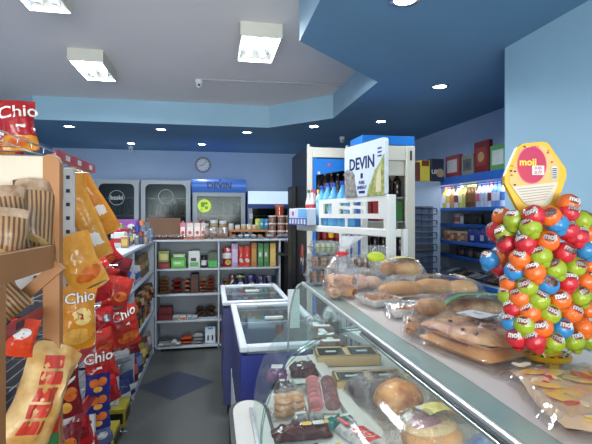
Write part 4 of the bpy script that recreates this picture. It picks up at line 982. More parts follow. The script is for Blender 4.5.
MB().m(ROCK).prism([(s1-.003, zb), (s1-.003, zb+.17), (s1-.04, zb+.185), (s1-.08, zb+.16), (s1-.10, zb+.17), (s1-.13, zb+.14), (s1-.15, zb+.05), (s1-.17, zb)], -.0055, -.003, 'x').build('printed_rocks', sg)
MB().m(MEAD).prism([(s0+.003, zb), (s0+.19, zb), (s0+.17, zb+.05), (s0+.13, zb+.10), (s0+.10, zb+.15), (s0+.06, zb+.18), (s0+.003, zb+.235)], -.0055, -.003, 'x').build('printed_meadow', sg)
MB().m(mat('print_meadow_light', (206, 196, 160), .5)).prism([(s0+.03, zb+.02), (s0+.09, zb+.02), (s0+.08, zb+.12), (s0+.04, zb+.18)], -.0065, -.005, 'x').build('printed_cliff', sg)
RT = (0, 0, -PI/2)
ym = (s0+s1)/2+.015
text('sign_lettering', 'DEVIN', .105, NAVY, sg, (-.005, ym+.005, zt-.125), RT, off=.002)
text('sign_small_print', 'PURE', .03, NAVY, sg, (-.005, ym, zb+.085), RT); text('sign_small_print', 'ENERGY', .03, NAVY, sg, (-.005, ym, zb+.055), RT)
MB().m(NAVY).prism([(ym-.012, zt-.215), (ym+.012, zt-.215), (ym+.012, zt-.185), (ym-.012, zt-.185)], -.006, -.004, 'x').build('sign_mark', sg)
MB().m(NAVY).prism([(ym-.035, zb+.02), (ym+.035, zb+.02), (ym+.035, zb+.035), (ym-.035, zb+.035)], -.006, -.004, 'x').build('sign_bar', sg)
b = MB().m(NAVY)
for k in range(3): b.prism([(s0+.03, zt-.06-.022*k), (s0+.07, zt-.06-.022*k), (s0+.07, zt-.052-.022*k), (s0+.03, zt-.052-.022*k)], -.006, -.004, 'x')
b.build('sign_small_lines', sg)
# water on the rack
WAT, WCAP, WLAB = clear('water_bottle_plastic', (130, 190, 235), .14, .05), col(26, 60, 170, .3), col(120, 180, 110)
gl = 'water bottles on the white rack'
def onrack(x, y, z): return Mr @ Vector((x, y, z))
for i, (x, y, r, h) in enumerate(((.066, .57, .046, .31), (.066, .67, .046, .315), (.066, .80, .047, .31), (.066, .90, .047, .315), (.066, 1.0, .047, .30))):
    o = bottle('blue capped water bottle on the rack, %s from its near end' % ('first', 'second', 'third', 'fourth', 'fifth', 'sixth', 'seventh')[i], onrack(x, y, 1.472), h, r, mat('water_blue', (96, 168, 220), .12, var=.2, scale=12), WCAP, col(110, 170, 130) if i % 2 else col(150, 190, 220), gl)
    MB().m(W1).box(-r*.5, r*.4, -r*1.06, -r*1.0, h*.34, h*.44).build('label_print', o)
for i, (x, y, cp, bd) in enumerate(((.035, 1.11, (200, 60, 100), (226, 200, 200)), (.095, 1.13, (230, 190, 60), (220, 214, 200)), (.04, 1.19, (30, 110, 60), (190, 200, 196)), (.10, 1.21, (200, 60, 100), (226, 190, 196)))):
    bottle('small pink and white yoghurt drink bottle on the rack end, %s' % ('front near', 'back near', 'front far', 'back far')[i], onrack(x, y, 1.472), .28, .028, col(*bd, .25), col(*cp), col(190, 60, 70), gl, seg=10)
PKB = col(60, 84, 170)
for i, y in enumerate((.985, 1.085, 1.185)):
    p = onrack(-.05, y, 1.472)
t2 = thing('bottle_pack', 'shrink wrapped pack with blue pictures at the far end of the rack shelf', 'pack', onrack(-.085, .95, 1.472), rz)
MB().m(mat('pack_white_blue', (196, 206, 226), .3, var=.08)).box(0, .08, 0, .36, 0, .13, .006).build('wrap', t2)
MB().m(PKB).box(-.002, .0, .0, .36, .0, .055).build('printed_band', t2)
for k in range(6): MB().m(W1).box(-.0035, -.0015, .02+.058*k, .05+.058*k, .008, .045).build('printed_bottle', t2)
MB().m(col(180, 40, 50)).ell((-.001, .27, .09), (.002, .02, .02), 10, 6).build('red_dot', t2)
MB().m(mat('print_sky', (110, 170, 220), .35)).box(-.003, -.0005, .0, .16, .06, .125).build('printed_picture', t2)

# =====================================================================  FRIDGE BACK WITH COIL
t = thing('old_fridge', 'grey fridge seen from behind with a black wire condenser coil', 'fridge', (1.98, 4.22, 0))
FGB = mat('fridge_back_grey', (140, 158, 182), .5, .1, var=.05, scale=4)
MB().m(FGB).box(0, .36, 0, .58, .03, 1.90, .006).build('cabinet', t)
for x in (.04, .32): MB().m(BLACK).box(x-.02, x+.02, .02, .56, 0, .03).build('foot', t)
MB().m(mat('coil_backing', (66, 84, 112), .5, .2)).box(.02, .27, -.006, -.002, .32, 1.64).build('coil_plate', t)
P = []; k = 0
zc = 1.62
while zc > .35:
    xs = (.0, .305) if k % 2 == 0 else (.305, .0)
    P += [(xs[0], -.022, zc), (xs[1]*.97+.005, -.022, zc), (xs[1]*1.0, -.022, zc-.02)]; zc -= .062; k += 1
b = MB().m(mat('coil_black', (30, 32, 38), .4)); b.tube(P, .006, 6)
for x in (.06, .14, .22): b.tube([(x, -.016, 1.64), (x, -.016, .34)], .0025, 4)
b.build('condenser_coil', t)
MB().m(DARK).box(.0, .27, -.018, -.002, 1.17, 1.23).build('coil_bracket', t)

# =====================================================================  BLUE SHELVES ALONG THE RIGHT WALL
SX, SY0, SY1 = 2.42, 2.60, 4.80
SHB = mat('shelf_edge_blue', (40, 100, 190), .35, var=.05); SHW = mat('shelf_back_white', (186, 198, 214), .5, var=.04)
t = thing('wall_shelves', 'blue edged metal wall shelves along the right wall', 'shelves', (SX, SY0, 0))
L = SY1-SY0
MB().m(SHW).box(.34, .36, 0, L, .05, 1.87).build('back_panel', t)
MB().m(SHB).box(-.02, .36, 0, L, 1.865, 1.94, .003).build('top_fascia', t)
for y in (0, L-.02): MB().m(SHW).box(.0, .35, y, y+.015, 0, 1.865).build('upright', t)
SZ = {1.62: 0, 1.455: .10, 1.285: 0, 1.12: .12, .915: -.03, .5: -.05, .12: -.05}
for z, dx in SZ.items():
    s = MB().m(SHW).box(dx, .34, .015, L-.02, z-.012, z).build('shelf', t); MB().m(SHB).box(dx-.006, dx, .0, L-.0, z-.028, z+.004).build('price_rail', s)
MB().m(mat('price_rail_lit', (200, 210, 225), .4)).box(-.0095, -.006, .3, .34, 1.60, 1.62).build('price_ticket', t)  # one small pale ticket on the top rail
ld = bpy.data.lights.new('shelf_header_light', 'AREA'); ld.shape = 'RECTANGLE'; ld.size = .08; ld.size_y = L*.9; ld.energy = 4.5; ld.color = (.9, .95, 1)
lo = bpy.data.objects.new('shelf_header_light', ld); C.objects.link(lo); lo.parent = t; lo.location = (.03, L/2, 1.86)
MB().m(WHITE).box(.01, .05, .1, L-.1, 1.861, 1.866).build('strip_light', t)
gt = 'cartons on top of the right wall shelves'
def topb(label, p0, p1, ytop, c, panel=None, z=1.941, X=2.45, h=None, extra=None):
    """carton whose face looks into the shop (-X)"""
    a, c2 = onX(p0, 170, X), onX(p1, 170, X); Yc = (a.y+c2.y)/2; w = abs(a.y-c2.y)
    h = onX((p0+p1)/2, ytop, X).z-z if h is None else h
    o = MB().m(col(*c)).box(-w/2, w/2, 0, .045, 0, h, .003).build('carton', None, (X, Yc, z), (0, 0, -PI/2)); tag(o, label, 'carton', gt)
    if panel: MB().m(col(*panel)).box(-w*.36, w*.36, -.002, .0005, h*.22, h*.8).build('printed_panel', o)
    if extra: MB().m(col(*extra)).ell((0, -.003, h*.5), (w*.22, .003, h*.16), 12, 8).build('printed_emblem', o)
    return o
topb('dark red tall carton with an oval gold and brown picture on the wall shelves', 474, 488.5, 141, (120, 28, 36), (150, 60, 50), X=2.45, extra=(190, 150, 110))
topb('green and white carton at the near end above the wall shelves', 490, 506, 144.5, (90, 160, 90), (206, 214, 210), X=2.45)
topb('white and red carton in the middle above the wall shelves', 445.5, 459, 155.5, (150, 60, 66), (200, 200, 204), X=2.45)
topb('grey patterned carton left of the dark red tall carton', 461.5, 473, 155, (136, 146, 136), (96, 104, 92), X=2.45, extra=(70, 80, 110))
# on the old fridge
for i, (p0, p1, yt, c, e) in enumerate(((414.5, 420, 162, (110, 60, 48), None), (420.5, 430, 160, (216, 200, 70), (120, 60, 40)), (431, 444, 158.5, (40, 46, 70), (150, 140, 110)))):
    Yf = 4.26; a = onY(p0, 180, Yf).x; c2 = onY(p1, 180, Yf).x
    carton(('narrow brown carton at the left end on the grey fridge', 'yellow carton with a brown top on the grey fridge', 'dark blue carton with a round pale picture on the grey fridge')[i], max(a, 1.985), c2, Yf, 1.901, onY(p0, yt, Yf).z-1.901, .16, col(*c), col(*e) if e and i == 1 else None, None, group='cartons on top of the grey fridge', pz=(.72, .98) if i == 1 else (.2, .75))
    if i == 2:
        w = c2-max(a, 1.985); o = [q for q in C.objects if q.get('label', '').startswith('dark blue carton with a round')][0]
        MB().m(col(170, 156, 120)).lathe([(.045, 0), (.045, .003)], seg=18, M=Matrix.Translation((w*.2, 0, .09)) @ Matrix.Rotation(PI/2, 4, 'X')).build('round_picture', o)
        text('lettering', 'UP', .06, W1, o, (-w*.22, -.002, .10), off=.002)
# bottles and cans, one row along the front of every shelf
gl = 'goods on the right wall shelves'
def row(z, dx, items, where):
    """items: (Y, kind, r, h, body, cap, label colour, words)"""
    for (Y, kd, r, h, bd, cp, lb, wd) in items:
        loc = (SX+dx+r+.012, Y, z+.001)
        f = bottle if kd == 'b' else jar
        o = f('%s on the %s, right wall' % (wd, where), loc, min(h, .222), r, col(*bd, .25), col(*cp), col(*lb) if lb else None, gl, seg=10)
def Yp(px): return onX(px, 200, SX+.05).y
top = []
for i, (px, r, h, bd, cp, lb, wd) in enumerate(((446, .045, .235, (222, 190, 60), (210, 90, 60), (230, 226, 220), 'yellow detergent bottle with a red cap'), (449.6, .04, .25, (226, 226, 220), (150, 60, 60), (214, 180, 60), 'white detergent bottle with a yellow band'),
    (453.5, .036, .23, (190, 140, 90), (60, 50, 46), None, 'tan bottle with a dark cap'), (458, .05, .24, (214, 218, 222), (60, 66, 90), (120, 50, 50), 'white pear shaped bottle with a dark cap'), (462.3, .036, .22, (206, 206, 90), (216, 216, 190), (226, 226, 190), 'pale lime bottle'),
    (466, .033, .22, (206, 200, 110), (90, 96, 60), None, 'lime bottle with an olive cap'), (469.5, .033, .22, (110, 74, 40), (190, 190, 90), (130, 90, 50), 'left brown bottle with a green cap'), (472.8, .033, .22, (110, 74, 40), (190, 190, 90), (130, 90, 50), 'middle brown bottle with a green cap'), (476, .033, .22, (120, 80, 44), (190, 190, 90), (130, 90, 50), 'right brown bottle with a green cap'),
    (480, .04, .25, (190, 204, 226), (40, 60, 120), (206, 96, 130), 'clear bottle with a pink round label'), (484, .04, .27, (200, 210, 228), (40, 50, 110), (180, 190, 216), 'clear bottle with a navy cap'), (488, .035, .24, (190, 204, 230), (40, 60, 130), None, 'pale blue bottle with a navy cap'),
    (492, .035, .25, (206, 210, 226), (120, 50, 60), (120, 40, 46), 'clear bottle with a dark red label'), (496, .036, .25, (110, 150, 214), (30, 50, 120), (200, 210, 230), 'blue bottle with a pale label'), (500, .036, .25, (100, 146, 214), (30, 50, 120), (200, 210, 230), 'second blue bottle with a pale label'), (504.5, .036, .25, (196, 206, 226), (30, 50, 120), (60, 100, 180), 'clear bottle, blue label, near end'))):
    top.append((Yp(px), 'b', r, h, bd, cp, lb, wd))
row(1.62, 0, top, 'top shelf')
row(1.455, .10, [(Yp(449), 'j', .05, .12, (200, 190, 180), (170, 150, 140), (170, 60, 60), 'round white and red tub'), (Yp(455), 'j', .035, .09, (214, 216, 220), (200, 206, 214), None, 'small white pot')]
    + [(Yp(458.5+3.2*i), 'j', .036, .105, (44, 48, 44), (36, 36, 40), None, 'black lidded jar, %s of five,' % nth(i, 5)) for i in range(5)] + [(Yp(486+4*i), 'b', .026, .16, (130, 60, 56), (110, 40, 50), (190, 180, 180), 'dark red bottle, %s of three,' % nth(i, 3)) for i in range(3)], 'second shelf')
r3 = []
cs = [(170, 110, 90), (190, 150, 110), (150, 120, 80), (170, 60, 60), (200, 180, 150), (130, 100, 80)]
for i in range(7): r3.append((Yp(447.5+3.4*i), 'j', .038, .10, cs[i % 6], (190, 170, 140), cs[(i+2) % 6], 'small food jar, %s of seven,' % nth(i, 7)))
for i in range(6): r3.append((Yp(471.5+3.3*i), 'j', .036, .115 if i % 2 else .13, (44, 60, 140), (60, 76, 150), (190, 190, 210) if i % 3 == 1 else None, 'blue can, %s of six,' % nth(i, 6)))
for i in range(3): r3.append((Yp(492.5+4*i), 'b', .03, .15, (70, 80, 130), (150, 50, 60), (140, 150, 180), 'blue red bottle, %s of three,' % nth(i, 3)))
row(1.285, 0, r3, 'third shelf')
row(1.12, .12, [(Yp(449+4.2*i), 'j', .042, .10, ((60, 44, 46), (80, 50, 50), (44, 40, 60), (90, 84, 90))[i % 4], (60, 60, 66), (120, 100, 100) if i % 2 else None, 'dark coffee jar, %s of eight,' % nth(i, 8)) for i in range(8)], 'fourth shelf')
for i in range(9):
    Y = Yp(449+6.0*i); c = ((150, 150, 156), (70, 80, 90), (120, 96, 80), (60, 60, 66), (170, 172, 176))[i % 5]
    o = pillow_mb(.14, .24, .07, FILM(*c), i, ((.35, .6, FILM(*((200, 200, 204), (60, 90, 130), (190, 170, 140))[i % 3])),), 8, 8).build('food_packet', None, (SX+.02, Y, .955), (-PI/2, 0, -PI/2), smooth=60, merge=True)
    tag(o, 'grey or dark foil packet lying on the fifth wall shelf, %s of nine' % nth(i, 9), 'packet', gl)
for i in range(7):
    Y = Yp(450+7.5*i); c = ((60, 64, 70), (110, 100, 90), (150, 150, 156), (70, 60, 50))[i % 4]
    o = MB().m(col(*c)).box(-.09, .09, 0, .2, 0, .16, .004).build('carton', None, (SX+.0, Y, .501), (0, 0, -PI/2)); tag(o, 'low dim carton on the sixth wall shelf, %s of seven' % nth(i, 7), 'carton', gl)
    MB().m(col(*[min(255, v+50) for v in c])).box(-.06, .06, -.002, .001, .03, .12).build('printed_panel', o)
# =====================================================================  DELI COUNTER
t = thing('deli_counter', 'glass fronted deli counter with a white paper covered top', 'deli counter', (0, 0, 0))
DW = mat('counter_white', (204, 202, 196), .4, var=.03); RAIL = mat('counter_rail', (196, 200, 198), .25, .9, var=.05)
DGL = clear('counter_glass', (240, 248, 247), .012, .05, 0, 30, .05, .08)
NY, FY = .12, 2.18
plan = [(.135, NY), (.135, 1.56), (.37, FY), (1.00, FY), (1.00, NY)]
MB().m(DW).prism([(.155, NY), (.155, 1.55), (.38, FY-.02), (.98, FY-.02), (.98, NY)], .12, .80).build('base', t)
MB().m(BLACK).prism([(.19, NY), (.19, 1.53), (.40, FY-.05), (.95, FY-.05), (.95, NY)], 0.0, .12).build('plinth', t)
MB().m(mat('deck_white', (214, 212, 206), .35, var=.03)).prism([(.16, NY), (.16, 1.55), (.385, FY-.02), (.96, FY-.02), (.96, NY)], .80, .845).build('deck', t)
b = MB().m(DW); b.prism([(.475, NY), (.51, NY), (.51, FY-.08), (.455, FY-.08)], .845, .868); b.build('deck_divider', t)
MB().m(DW).box(.955, .98, NY, FY, .80, 1.20).build('rear_panel', t)
# rounded front bumper with a black gasket, running along the customer side
def bump(x0, x1, yend): return [(x0, NY)]+[((x0+x1)/2-(x1-x0)/2*math.cos(i/12*PI), yend-.09+.09*math.sin(i/12*PI)) for i in range(13)]+[(x1, NY)]
MB().m(DW).prism(bump(.072, .185, 1.64), .40, .862).build('front_bumper', t)
MB().m(BLACK).prism(bump(.058, .198, 1.656), .38, .857).build('gasket', t)
MB().m(STEEL).box(.128, .140, NY, 1.55, .862, .874).build('glass_channel', t)
# curved front glass in two panes; the lower edge follows the cut corner at the far end
TOPX, TOPZ = .449, 1.203
def foot(y): return .140 if y <= 1.55 else .140+((y-1.55)/(FY-1.55))**.7*.237
def pane(y0, y1, name):
    b = MB().m(DGL)
    def fn(u, v):
        y = y0+(y1-y0)*u; fx = foot(y); a = v*PI/2
        return Vector((TOPX-(TOPX-fx)*math.cos(a)**.85 if v < .999 else TOPX, y, .865+(TOPZ-.865)*math.sin(a)**.9))
    b.grid(fn, 14, 12); return b.build(name, t, smooth=True)
pane(1.30, FY, 'front_glass'); pane(NY, 1.27, 'front_glass')
b = MB().m(DGL); P = [(.375, .85)]
for i in range(13):
    a = i/12*PI/2; P.append((TOPX-(TOPX-.375)*math.cos(a)**.85, .865+(TOPZ-.865)*math.sin(a)**.9))
P += [(.955, TOPZ), (.955, .85)]
b.prism(P, FY-.004, FY, 'y'); b.build('end_glass', t)
b = MB().m(mat('end_card_white', (208, 212, 216), .6)); b.box(.375, .435, FY+.002, FY+.006, .98, 1.175); b.build('end_card', t)
MB().m(RAIL).tube([(.376, FY, .87)]+[(p[0], FY, p[1]) for p in P[1:-2]], .005, 6).build('end_trim', t, smooth=True)
for y in (1.272, 1.298):
    MB().m(clear('pane_edge', (200, 225, 220), .1, .15)).tube([(TOPX-(TOPX-foot(y))*math.cos(i/10*PI/2)**.85, y, .865+(TOPZ-.865)*math.sin(i/10*PI/2)**.9) for i in range(11)], .0022, 5).build('pane_edge', t, smooth=True)
# top: rails and a glass shelf, hinge slot
MB().m(mat('rail_aluminium', (214, 218, 216), .35, .55, var=.04)).box(.444, .455, NY, FY, 1.196, 1.213, .003).build('top_rail', t)
MB().m(DARK).box(.438, .444, NY, 1.26, 1.190, 1.204, .002).build('hinge_slot', t)
MB().m(mat('top_glass_green', (150, 170, 163), .2, var=.08, scale=10)).box(.455, 1.0, NY, FY, 1.200, 1.212).build('top_shelf', t)
MB().m(RAIL).box(.434, .438, NY, 1.26, 1.190, 1.198, .001).build('glass_clip', t)
MB().m(STEEL).box(.56, .62, .3, FY-.1, 1.185, 1.199, .004).build('added_lamp_housing', t)  # unseen housing added to go with the fill light
ld = bpy.data.lights.new('added_counter_fill', 'AREA'); ld.shape = 'RECTANGLE'; ld.size = .05; ld.size_y = 1.6; ld.energy = 1.6; ld.color = (.95, 1, .97)  # fill light added inside the case to brighten the packs
lo = bpy.data.objects.new('added_counter_fill', ld); C.objects.link(lo); lo.parent = t; lo.location = (.59, 1.2, 1.183); lo.rotation_euler = (0, math.radians(-12), 0)
for y in (.7, 1.7): MB().m(STEEL).box(.90, .93, y, y+.02, .845, 1.20).build('shelf_post', t)
pp = MB().m(mat('counter_paper', (206, 196, 190), .8, var=.03, scale=3))
def paper(u, v):
    y = .35+(FY-.02-.35)*v; x = .512+.40*u+.004*math.sin(9*y)*(1-u)
    return Vector((x, y, 1.2128+.0006*math.sin(14*y)*math.sin(7*u)))
pp.grid(paper, 8, 40)
tag(pp.build('paper_sheet', smooth=True), 'long sheet of white paper spread over the deli counter top', 'paper')
ZP = 1.2145

BR = mat('bread_crust', (218, 156, 90), .6, col2=(176, 112, 60), scale=14, bump=.25, bscale=40); BRP = mat('bread_pale', (222, 170, 106), .6, col2=(196, 132, 72), scale=10, bump=.2, bscale=40)
BRG = mat('bread_golden', (230, 166, 90), .4, col2=(176, 96, 44), scale=26, bump=.3, bscale=30); FOC = mat('flatbread_baked', (222, 174, 118), .6, col2=(164, 96, 52), scale=22, bump=.3, bscale=30); CRM = mat('bread_crumb', (212, 180, 132), .8)
WRAP = clear('clear_wrap', (254, 253, 252), .06, .05, 1.0, 24, .03, .35); WRAPM = clear('milky_wrap', (253, 252, 252), .07, .10, 1.0, 34, .09, .32)
OLIVE = mat('olive_dark', (50, 34, 28), .5)
def wrap_pillow(t, w, l, h, seed, mt=None, z0=0, name='film'):
    """crinkled film round a lying pack: w across, l along local y"""
    b = MB().m(mt or WRAP)
    for s in (1, -1):
        def fn(u, v):
            x, y = (u-.5)*w, (v-.5)*l
            e = max(0, 1-abs(2*u-1)**4)*max(0, 1-abs(2*v-1)**4)
            c = .006*math.sin(23*u+9*v+seed)*math.sin(17*v-11*u+seed*2)+.004*math.sin(41*u*v+seed)
            zz = z0+.004+(h*e**.5+c*e**.5 if s > 0 else -.002*e)
            return Vector((x+c*.8, y+c, max(z0+.001, zz)))
        b.grid(fn, 16, 16)
    return b.build(name, t, smooth=70, merge=True)
def lying(name, label, cat, px, py, z, rz, group=None, dz=0):
    p = onZ(px, py, z); return thing(name, label, cat, (p.x, p.y, z+dz), math.radians(rz), group)
GCT = 'wrapped bakery goods on the deli counter'
# clamshell boxes at the far end
PLB = clear('clamshell_plastic', (238, 242, 244), .14, .05, .3, 24, .05)
def clam(label, x, y, z, w, d, h, n, cm, rz=0):
    t = thing('cookie_clamshell', label, 'cookie box', (x, y, z), rz, 'clear cookie boxes at the far end of the counter')
    b = MB().m(PLB); b.prism([(-w/2+.012, 0), (w/2-.012, 0), (w/2, h*.52), (-w/2, h*.52)], 0, d, 'y'); b.build('tray', t)
    l = MB().m(PLB); l.prism([(-w/2, h*.54), (w/2, h*.54), (w/2-.014, h), (-w/2+.014, h)], 0, d, 'y'); l.build('clear_lid', t)
    MB().m(PLB).box(-w/2-.008, w/2+.008, -.008, d+.008, h*.52, h*.545).build('flange', t)
    for k in range(n):
        xx = -w/2+.022+(w-.044)*k/(n-1)
        MB().m(cm[k % len(cm)]).lathe([(.001, -.008), (h*.36, -.006), (h*.38, 0), (h*.36, .006), (.001, .008)], seg=14, M=Matrix.Translation((xx, d*.45, h*.46)) @ Matrix.Rotation(PI/2, 4, 'Y') @ Matrix.Rotation(.15, 4, 'X')).build('cookie', t, smooth=50)
    return t
CKP = mat('cookie_pale', (214, 160, 104), .7, col2=(180, 120, 70), scale=40); CHO = mat('cookie_chocolate', (96, 56, 40), .6, col2=(66, 36, 26), scale=30)
E1 = onY(329, 270, 2.03)
for i, (dx, w, h, cm, n) in enumerate(((-.015, .165, .075, [CHO, CKP], 8), (-.005, .160, .068, [CKP, CKP, CHO], 9), (.0, .13, .06, [mat('cookie_lemon', (214, 206, 140), .6), mat('cookie_green', (150, 160, 110), .6)], 7))):
    clam(('bottom', 'middle', 'top')[i]+' clear cookie box of the left stack at the counter end', E1.x+dx, 2.03, ZP+(0, .077, .147)[i], w, .12, h, n, cm, .05*i)
E2 = onY(362, 270, 2.06)
for i, (w, h) in enumerate(((.155, .06), (.16, .072))):
    clam(('bottom', 'top')[i]+' clear cookie box of the right stack behind the tied pastry bag', E2.x, 2.04, ZP+(0, .062)[i], w, .12, h, 8, [CHO, CKP] if i else [CKP, CRM], -.03)
# tied bag of filled rolls
p = onZ(341, 297, ZP)
t = thing('pastry_bag', 'clear bag of filled rolls tied with a red twist', 'pastry bag', (p.x, p.y, ZP), .2, GCT); t.scale = (.86, .86, .80)
ROLL = mat('roll_crust', (214, 158, 104), .5, col2=(186, 122, 74), scale=16, bump=.2); FILL_ = mat('roll_filling', (90, 50, 34), .6, col2=(180, 130, 90), scale=60)
for k, (x, y, z, a) in enumerate(((.022, -.012, .03, -1.15), (-.036, .01, .03, -1.8), (.0, .05, .032, -.3), (.018, -.005, .086, -1.0), (-.035, .015, .084, -1.7))):
    M_ = Matrix.Translation((x, y, z)) @ Matrix.Rotation(a, 4, 'Z') @ Matrix.Rotation(PI/2, 4, 'Y')
    r = MB().m(ROLL).lathe([(.012, -.05), (.026, -.045), (.029, -.02), (.029, .02), (.026, .045), (.012, .05)], seg=14, M=M_).build('roll', t, smooth=50)
    MB().m(FILL_).lathe([(.018, -.0515), (.018, .0515)], seg=12, M=M_).build('filling', r)
def bagfilm(u, v):
    a = 2*PI*u; ks = ((0, .070), (.3, .084), (.55, .076), (.75, .04), (.84, .012), (.88, .014), (.94, .034), (1, .046))
    for (v0, r0), (v1, r1) in zip(ks, ks[1:]):
        if v0 <= v <= v1: r = r0+(r1-r0)*(v-v0)/(v1-v0); break
    r *= 1+.09*math.sin(7*a+9*v)+.06*math.sin(13*a-5*v)
    return Vector((r*math.cos(a)+(.05*(v-.84)*3 if v > .84 else 0), r*.8*math.sin(a), .003+.262*v))
MB().m(WRAPM).grid(bagfilm, 32, 22).build('film', t, smooth=60, merge=True)
def neck(u, v):
    a = 2*PI*u; r = (.012+.045*v**1.3)*(1+.14*math.sin(5*a+4*v)); return Vector((r*math.cos(a)+.06*v, r*.7*math.sin(a), .225+.085*v))
MB().m(clear('gathered_film', (250, 250, 252), .08, .12, 1.0, 40, .42, .3)).grid(neck, 24, 8).build('gathered_top', t, smooth=60, merge=True)
MB().m(col(206, 40, 44)).lathe([(.010, .205), (.018, .212), (.019, .226), (.010, .234)], seg=12).build('red_tie', t, smooth=50)
b = MB().m(col(206, 40, 44)); b.ell((-.022, -.008, .226), (.016, .006, .009), 10, 6); b.ell((.022, -.008, .222), (.016, .006, .009), 10, 6); b.build('tie_bow', t, smooth=True)
p = onZ(313, 276, ZP)
# bag with lime label standing behind
p = onY(374, 275, 2.02)
t = thing('gift_bag', 'small clear cone bag with a lime green card top behind the bread', 'bag', (p.x+.004, 2.02-.005, ZP), 0, GCT)
def cone(u, v):
    a = 2*PI*u; r = .012+.05*v**1.2; r *= 1+.12*math.sin(5*a+6*v); return Vector((r*math.cos(a), r*.5*math.sin(a), .004+.185*v))
MB().m(WRAPM).grid(cone, 20, 12).build('film', t, smooth=60, merge=True)
MB().m(col(206, 222, 50)).ell((0, -.012, .135), (.046, .016, .024), 14, 8, .08, seed=2).build('lime_filling', t, smooth=True)
# breads
def loafbag(label, px, py, rz, w, l, h, loaves, film=None, lab=None, cm=None, z=ZP, group=GCT, labrot=0, name='bread_bag'):
    t = lying(name, label, 'bread bag', px, py, z, rz, group)
    for k, (x, y, zz, rx, ry, rz_, a) in enumerate(loaves):
        M_ = Matrix.Translation((x, y, zz)) @ Matrix.Rotation(a, 4, 'Z')
        MB().m((cm or [BR])[k % len(cm or [1])]).ell((0, 0, 0), (rx, ry, rz_), 16, 10, .05, .75, k+px, M=M_).build('bread', t, smooth=True)
    wrap_pillow(t, w, l, h, px*.37, film)
    if lab:
        (x, y, ww, ll, zz, mt) = lab
        b = MB().m(mt); b.grid(lambda u, v: Vector((x+(u-.5)*ww*math.cos(labrot)-(v-.5)*ll*math.sin(labrot), y+(u-.5)*ww*math.sin(labrot)+(v-.5)*ll*math.cos(labrot), zz-.012*(2*u-1)**2)), 6, 4)
        b.build('paper_label', t, smooth=True)
    return t
YLAB = mat('label_yellow', (226, 214, 140), .45, col2=(196, 170, 80), scale=26); WLAB = mat('label_white_printed', (226, 226, 226), .5, col2=(206, 206, 210), scale=60)
loafbag('big clear bag of golden bread with a yellow label at the far end', 393, 279, -12, .33, .23, .108, [(-.07, .0, .05, .09, .08, .052, .2), (.07, .01, .05, .09, .08, .054, -.3)], lab=(.05, .0, .14, .09, .116, YLAB), cm=[BR, BRP])
loafbag('milky bag of small buns left of the long rolls', 363, 289, 10, .22, .21, .085, [(-.04, -.03, .03, .045, .04, .03, 0), (.035, -.02, .03, .045, .042, .03, .5), (0, .05, .03, .05, .042, .03, 0)], film=WRAPM, cm=[mat('bun_pink', (226, 186, 160), .6, col2=(206, 150, 120), scale=12)])
loafbag('long clear bag holding a row of pale bread rolls', 430, 297, -6, .44, .165, .085, [(-.115, -.01, .034, .10, .052, .034, .12), (.02, .012, .036, .10, .055, .036, -.05), (.13, .0, .034, .075, .052, .034, .15)], cm=[BRP])
# white trays of croissants
def crotray(label, px, py, rz, z, n=3, w=.17, l=.12):
    t = lying('pastry_tray', label, 'pastry tray', px, py, z, rz, GCT)
    def fn(u, v):
        e = max(abs(2*u-1), abs(2*v-1)); return Vector(((u-.5)*w, (v-.5)*l, .003+.03*max(0, e-.7)/.3))
    MB().m(mat('foam_white', (228, 224, 220), .6, var=.02)).grid(fn, 20, 20).build('tray', t, smooth=60)
    for k in range(n):
        x = -w*.28+w*.56*k/(max(1, n-1)); pts = []
        b = MB().m(BR)
        for j in range(5):
            q = (j-2)/2; b.ell((x+.012*q*q, q*l*.3, .024), (.022*(1-.45*abs(q)), .016, .018*(1-.4*abs(q))), 10, 6)
        b.build('croissant', t, smooth=True)
    wrap_pillow(t, w*1.06, l*1.06, .042, px*.2)
    return t
crotray('white tray of wrapped croissants under the labelled pack', 409, 316, -14, ZP, 3, .15, .11)
crotray('white tray of wrapped croissants left of the rolled pastries', 378, 305, 15, ZP, 3, .13, .13)
# rolled flatbread pack with green, blue and red print
t = loafbag('flatbread pack with green blue and red printed film', 464, 318, -8, .38, .15, .07, [(-.11, -.01, .034, .06, .05, .034, .2), (.03, .0, .032, .11, .058, .032, 0)], cm=[FOC])
for i, (c, o_, w_) in enumerate((((70, 160, 60), -.012, .016), ((40, 50, 110), .01, .010), ((196, 90, 90), .03, .010))):
    MB().m(col(*c)).grid(lambda u, v, o_=o_, w_=w_: Vector((-.08+.24*u, o_-.02+1.7*w_*(v-.5)+.018*math.sin(PI*u), .082-.03*(2*u-1)**4-.12*abs(o_))), 12, 2).build('printed_band', t, smooth=True)
# focaccia slabs
def slab(t, name, x, y, z, w, l, h, a, mt, dots=0, seed=1):
    M_ = Matrix.Translation((x, y, z)) @ Matrix.Rotation(a, 4, 'Z')
    b = MB().m(mt)
    def fn(u, v, s):
        e = max(0, 1-abs(2*u-1)**6)*max(0, 1-abs(2*v-1)**6)
        zz = h/2+(h/2*e**.4+.004*math.sin(9*u+seed)*math.sin(8*v+seed) if s else -h/2*e**.4)
        return M_ @ Vector(((u-.5)*w*(1+.03*math.sin(5*v)), (v-.5)*l, zz))
    for s in (0, 1): b.grid(lambda u, v, s=s: fn(u, v, s), 14, 12)
    o = b.build(name, t, smooth=60, merge=True)
    r_ = random.Random(seed)
    for k in range(dots):
        q = M_ @ Vector((r_.uniform(-.4, .4)*w, r_.uniform(-.4, .3)*l, h*.98)); MB().m(OLIVE).ell(q, (.006, .005, .003), 8, 5).build('olive', o, smooth=True)
    return o
